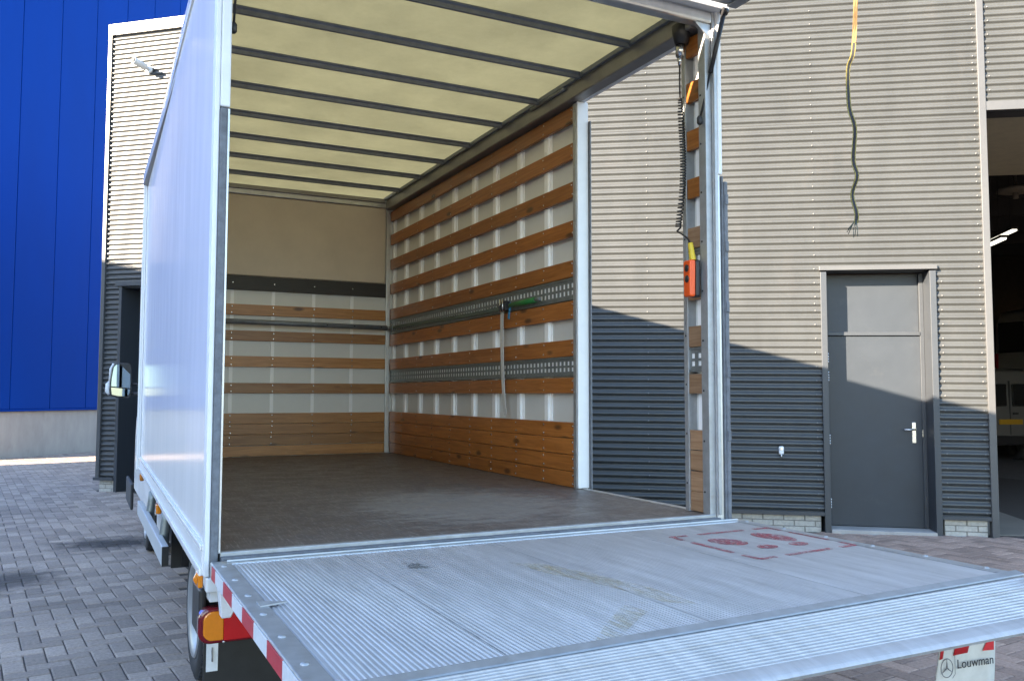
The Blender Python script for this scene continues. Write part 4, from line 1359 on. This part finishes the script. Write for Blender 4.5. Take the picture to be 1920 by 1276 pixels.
for y_ in (1.75, 2.75):
    b = MB(); b.tube([(-.018, y_, Z(-.07)), (-.022, y_, Z(-.12)), (-.030, y_, Z(-.19)), (-.030, y_, Z(-.27))], .020, 10, flat=1.3); b.build('guard_bracket', M_galv, guard)
b = MB(); b.box(-.105, -.085, 3.6, 4.3, Z(-.285), Z(-.10)); b.build('front_skirt', M_dark, truck, .01)

# --- cab ahead of the box
b = MB()
prof = [(4.70, .42), (4.70, 2.10), (4.85, 2.32), (5.35, 2.33), (5.75, 2.22), (6.35, 1.42), (6.95, 1.18), (7.08, .95), (7.10, .42)]
secs = []
for xk, ins in ((.10, .06), (.16, .0), (W - .16, .0), (W - .10, .06)):
    secs.append([(xk + (.10 * max(0, z - 1.2) if xk < 1 else -.10 * max(0, z - 1.2)), y, z - (ins if z > 1.5 else 0)) for y, z in prof])
b.grid(secs, 0, False, True); b.face(list(reversed(secs[0]))); b.face(secs[-1])
cab = b.build('cab', M_white, truck, .04, seg=3)
b = MB(); b.hexa([(.28, 6.32, 1.46), (W - .28, 6.32, 1.46), (W - .28, 6.36, 1.46), (.28, 6.36, 1.46), (.34, 5.80, 2.16), (W - .34, 5.80, 2.16), (W - .34, 5.86, 2.18), (.34, 5.86, 2.18)]); b.build('windscreen', M_glass, cab)
for s, x_ in ((-1, .118), (1, W - .118)):
    b = MB(); b.prism([(x_, 4.95, 1.42), (x_, 5.95, 1.42), (x_ - s * .08, 5.55, 2.08), (x_ - s * .08, 4.98, 2.10)], (s * .03, 0, 0)); b.build('side_window', M_glass, cab, .01)
# mirror
outl = [(-.192, .545), (-.188, .68), (-.172, .80), (-.150, .832), (-.110, .843), (-.030, .838), (-.006, .822), (.002, .79), (.006, .55), (-.006, .512), (-.030, .496), (-.120, .500), (-.175, .515)]
b = MB(); b.prism([(x_, 6.18, Z(z_)) for x_, z_ in outl], (0, .085, 0))
mir = b.build('wing_mirror', M_black, truck, .010, seg=3)
gl = [(-.180, .612), (-.176, .69), (-.160, .798), (-.140, .822), (-.108, .829), (-.036, .824), (-.018, .812), (-.012, .786), (-.008, .592)]
b = MB(); b.prism([(x_, 6.178 - .02 * (.72 - z_) + .02 * (x_ + .1), Z(z_)) for x_, z_ in gl], (0, .006, 0)); b.build('mirror_glass', M_mirror, mir)
gl = [(-.180, .600), (-.008, .580), (-.012, .548), (-.034, .512), (-.118, .516), (-.172, .530)]
b = MB(); b.prism([(x_, 6.172, Z(z_)) for x_, z_ in gl], (0, .006, 0)); b.build('wide_angle_glass', M_mirror, mir)
b = MB(); b.tube([(-.196, 6.21, Z(.53)), (-.212, 6.21, Z(.56)), (-.208, 6.21, Z(.63)), (-.194, 6.22, Z(.66))], [.012, .022, .022, .008], 10); b.tube([(-.194, 6.22, Z(.64)), (-.184, 6.22, Z(.78)), (-.162, 6.22, Z(.835))], [.012, .014, .010], 10); b.build('mirror_cover', M_whitem, mir)
b = MB(); b.tube([(-.03, 6.22, Z(.54)), (.16, 6.1, Z(.53))], .018, 10); b.tube([(-.03, 6.22, Z(.64)), (.16, 6.1, Z(.62))], .012, 10); b.build('mirror_arm', M_black, mir)

# ================================================================ LOOSE THINGS IN THE CARGO SPACE
# load bar across the bulkhead
lb = thing('load_bar', (1.2, LN - .12, Z(1.13)), 'grey steel load bar spanning the cargo space in front of the bulkhead', 'load bar')
b = MB(); b.tube([(.05, LN - .10, Z(1.158)), (1.25, LN - .10, Z(1.152)), (W - .06, LN - .10, Z(1.145))], .0225, 16); b.build('tube', M_bow, lb)
b = MB(); b.tube([(W - .065, LN - .10, Z(1.145)), (W - .02, LN - .10, Z(1.145))], .015, 12); b.box(W - .02, W + .004, LN - .125, LN - .075, Z(1.12), Z(1.17)); b.build('end_fitting', M_galv, lb)
b = MB()
for k in range(3):
    b.tube([(1.5 + .25 * k, LN - .1226, Z(1.15)), (1.5 + .25 * k, LN - .1236, Z(1.15))], .006, 8)
b.build('adjustment_holes', M_black, lb, kind='stuff')

# ratchet strap hooked in the upper rail
rs_ = thing('ratchet_strap', (W - .01, 2.05, Z(1.12)), 'white ratchet strap with a green handle hooked in the upper wall rail', 'strap')
XS = W - .016
b = MB()


def wrib(b, pts, wd, m=0, ax='y', th=.0015):
    rows = []
    n = len(pts)
    for i, p in enumerate(pts):
        p = Vector(p)
        t = (Vector(pts[min(i + 1, n - 1)]) - Vector(pts[max(i - 1, 0)])).normalized()
        v = Vector((-1, 0, 0)); s = t.cross(v).normalized()
        w_ = wd[i] if isinstance(wd, list) else wd
        rows.append([p + s * w_ / 2 + v * th, p - s * w_ / 2 + v * th, p - s * w_ / 2 - v * th, p + s * w_ / 2 - v * th])
    b.grid(rows, m, False, True)
    b.face(rows[0]); b.face(list(reversed(rows[-1])))


pts = [(XS, 2.095, Z(1.125)), (XS - .004, 2.10, Z(1.08)), (XS - .006, 2.097, Z(.95)), (XS - .008, 2.088, Z(.80)), (XS - .010, 2.075, Z(.68)), (XS - .012, 2.058, Z(.56)), (XS - .012, 2.046, Z(.46)), (XS - .012, 2.022, Z(.405))]
wrib(b, smooth_path(pts, 4), [.046 - .0002 * i for i in range(28)] + [.03])
b.build('hanging_webbing', M_web, rs_)
b = MB(); wrib(b, smooth_path([(XS, 2.13, Z(1.125)), (XS + .004, 2.7, Z(1.125)), (XS + .006, 3.4, Z(1.135)), (XS + .004, 4.42, Z(1.150))], 6), .026); b.build('tensioned_webbing', M_fray, rs_)
b = MB(); b.box(XS - .03, XS + .008, 2.00, 2.10, Z(1.10), Z(1.165)); b.tube([(XS - .04, 2.05, Z(1.125)), (XS + .01, 2.05, Z(1.125))], .022, 12); b.build('ratchet', M_dark, rs_, .006)
b = MB(); b.tube([(XS - .034, 2.07, Z(1.09)), (XS - .034, 2.07, Z(1.18))], .006, 8); b.tube([(XS - .034, 2.03, Z(1.09)), (XS - .034, 2.03, Z(1.175))], .006, 8); b.build('ratchet_pins', M_chrome, rs_)
b = MB(); b.tube([(XS - .015, 1.95, Z(1.128)), (XS - .016, 1.78, Z(1.130)), (XS - .015, 1.60, Z(1.132))], [.017, .019, .018], 12, flat=1.0); b.build('handle', M_green, rs_)
b = MB(); b.tube([(XS - .015, 1.60, Z(1.132)), (XS - .013, 1.545, Z(1.133))], [.013, .010], 10); b.build('handle_tip', M_galv, rs_)
b = MB(); wrib(b, [(XS - .02, 1.93, Z(1.145)), (XS - .024, 1.945, Z(1.10)), (XS - .022, 1.965, Z(1.04))], [.035, .018, .03]); b.build('tag', M_bluetag, rs_)

# pendant control with coiled lead
rc = thing('remote_control', (W - .04, .04, Z(1.07)), 'orange two-button pendant control hanging on a black coiled lead by the rear post', 'remote control')
XR = 2.08
b = MB(); b.lathe([(.0, .045), (.035, .045), (.046, .035), (.043, .0), (.032, -.05), (.0, -.05)], (XR, .100, Z(2.262)), (0, 0, 1), 24); so_ = b.build('socket', M_black, rc)
b = MB(); b.tube([(XR + .01, .10, Z(2.30)), (XR + .04, .08, Z(2.325)), (XR + .05, .03, Z(2.335))], .022, 10); b.build('socket_mount', M_black, rc)
b = MB(); b.tube([(XR, .108, Z(2.212)), (XR, .112, Z(2.155))], [.024, .021], 16); b.tube([(XR, .113, Z(2.155)), (XR, .115, Z(2.115))], [.015, .008], 12); b.build('plug', M_chrome, rc)
b = MB(); b.tube([(XR, .115, Z(2.12)), (XR, .117, Z(2.05)), (XR, .116, Z(1.955))], .0042, 8)
axis = smooth_path([(XR, .116, 1.955), (XR, .106, 1.80), (XR, .097, 1.65), (XR, .106, 1.50), (XR, .140, 1.335)], 12)
turns = 44
helix = []
NP = turns * 12
for i in range(NP + 1):
    q = i / NP * (len(axis) - 1)
    k = min(int(q), len(axis) - 2)
    pc = axis[k].lerp(axis[k + 1], q - k)
    t = 2 * math.pi * turns * i / NP
    rad = .0125 if i / NP > .12 else .009
    helix.append((pc.x + rad * math.cos(t), pc.y + rad * math.sin(t), Z(pc.z)))
b.tube(helix, .0036, 5)
b.tube([helix[-1]] + [(p.x, p.y, Z(p.z)) for p in smooth_path([(XR, .150, 1.318), (XR, .115, 1.300), (XR, .075, 1.275), (XR, .050, 1.245)], 4)], .0042, 8)
b.build('coiled_lead', M_black, rc)
b = MB()
pt_ = [Vector((XR, .050 - .016 * k / 14, Z(1.245 - .083 * k / 14))) for k in range(15)]
b.tube(pt_, [(.0105 if k % 2 else .0135) + .004 * k / 14 for k in range(15)], 14); b.build('strain_relief', M_yellow, rc)
# handset: orange front half, black back half
dirv = Vector((.60, .80, 0))     # across the handset, away from the viewer
nrm = Vector((-.80, .60, 0))


def hs(w0, w1, d0, d1, name, m, bev):
    b = MB()
    c0 = Vector((XR - .002, .040, 0))

    def P(a, d, z):
        return c0 + Vector((-.15, -1, 0)).normalized() * a + Vector((1, -.15, 0)).normalized() * d + Vector((0, 0, Z(z)))
    top, mid, bot = 1.163, 1.10, .992
    for (za, wa), (zb, wb) in (((bot, w0), (top, w1)),):
        b.hexa([P(-wa, d0, za), P(wa, d0, za), P(wa, d1, za), P(-wa, d1, za), P(-wb, d0, zb), P(wb, d0, zb), P(wb, d1, zb), P(-wb, d1, zb)])
    return b.build(name, m, rc, bev, seg=4), P


body, PP = hs(.029, .034, -.028, .004, 'handset_front', M_orange, .010)
hs(.027, .032, .005, .030, 'handset_back', M_black, .010)
for z in (1.125, 1.075):
    b = MB(); c0 = PP(.006, -.028, z); b.lathe([(.017, -.002), (.017, .003), (.013, .006), (0, .0065)], c0, PP(0, -1, 0) - PP(0, 0, 0), 20); b.build('button', M_black, rc)
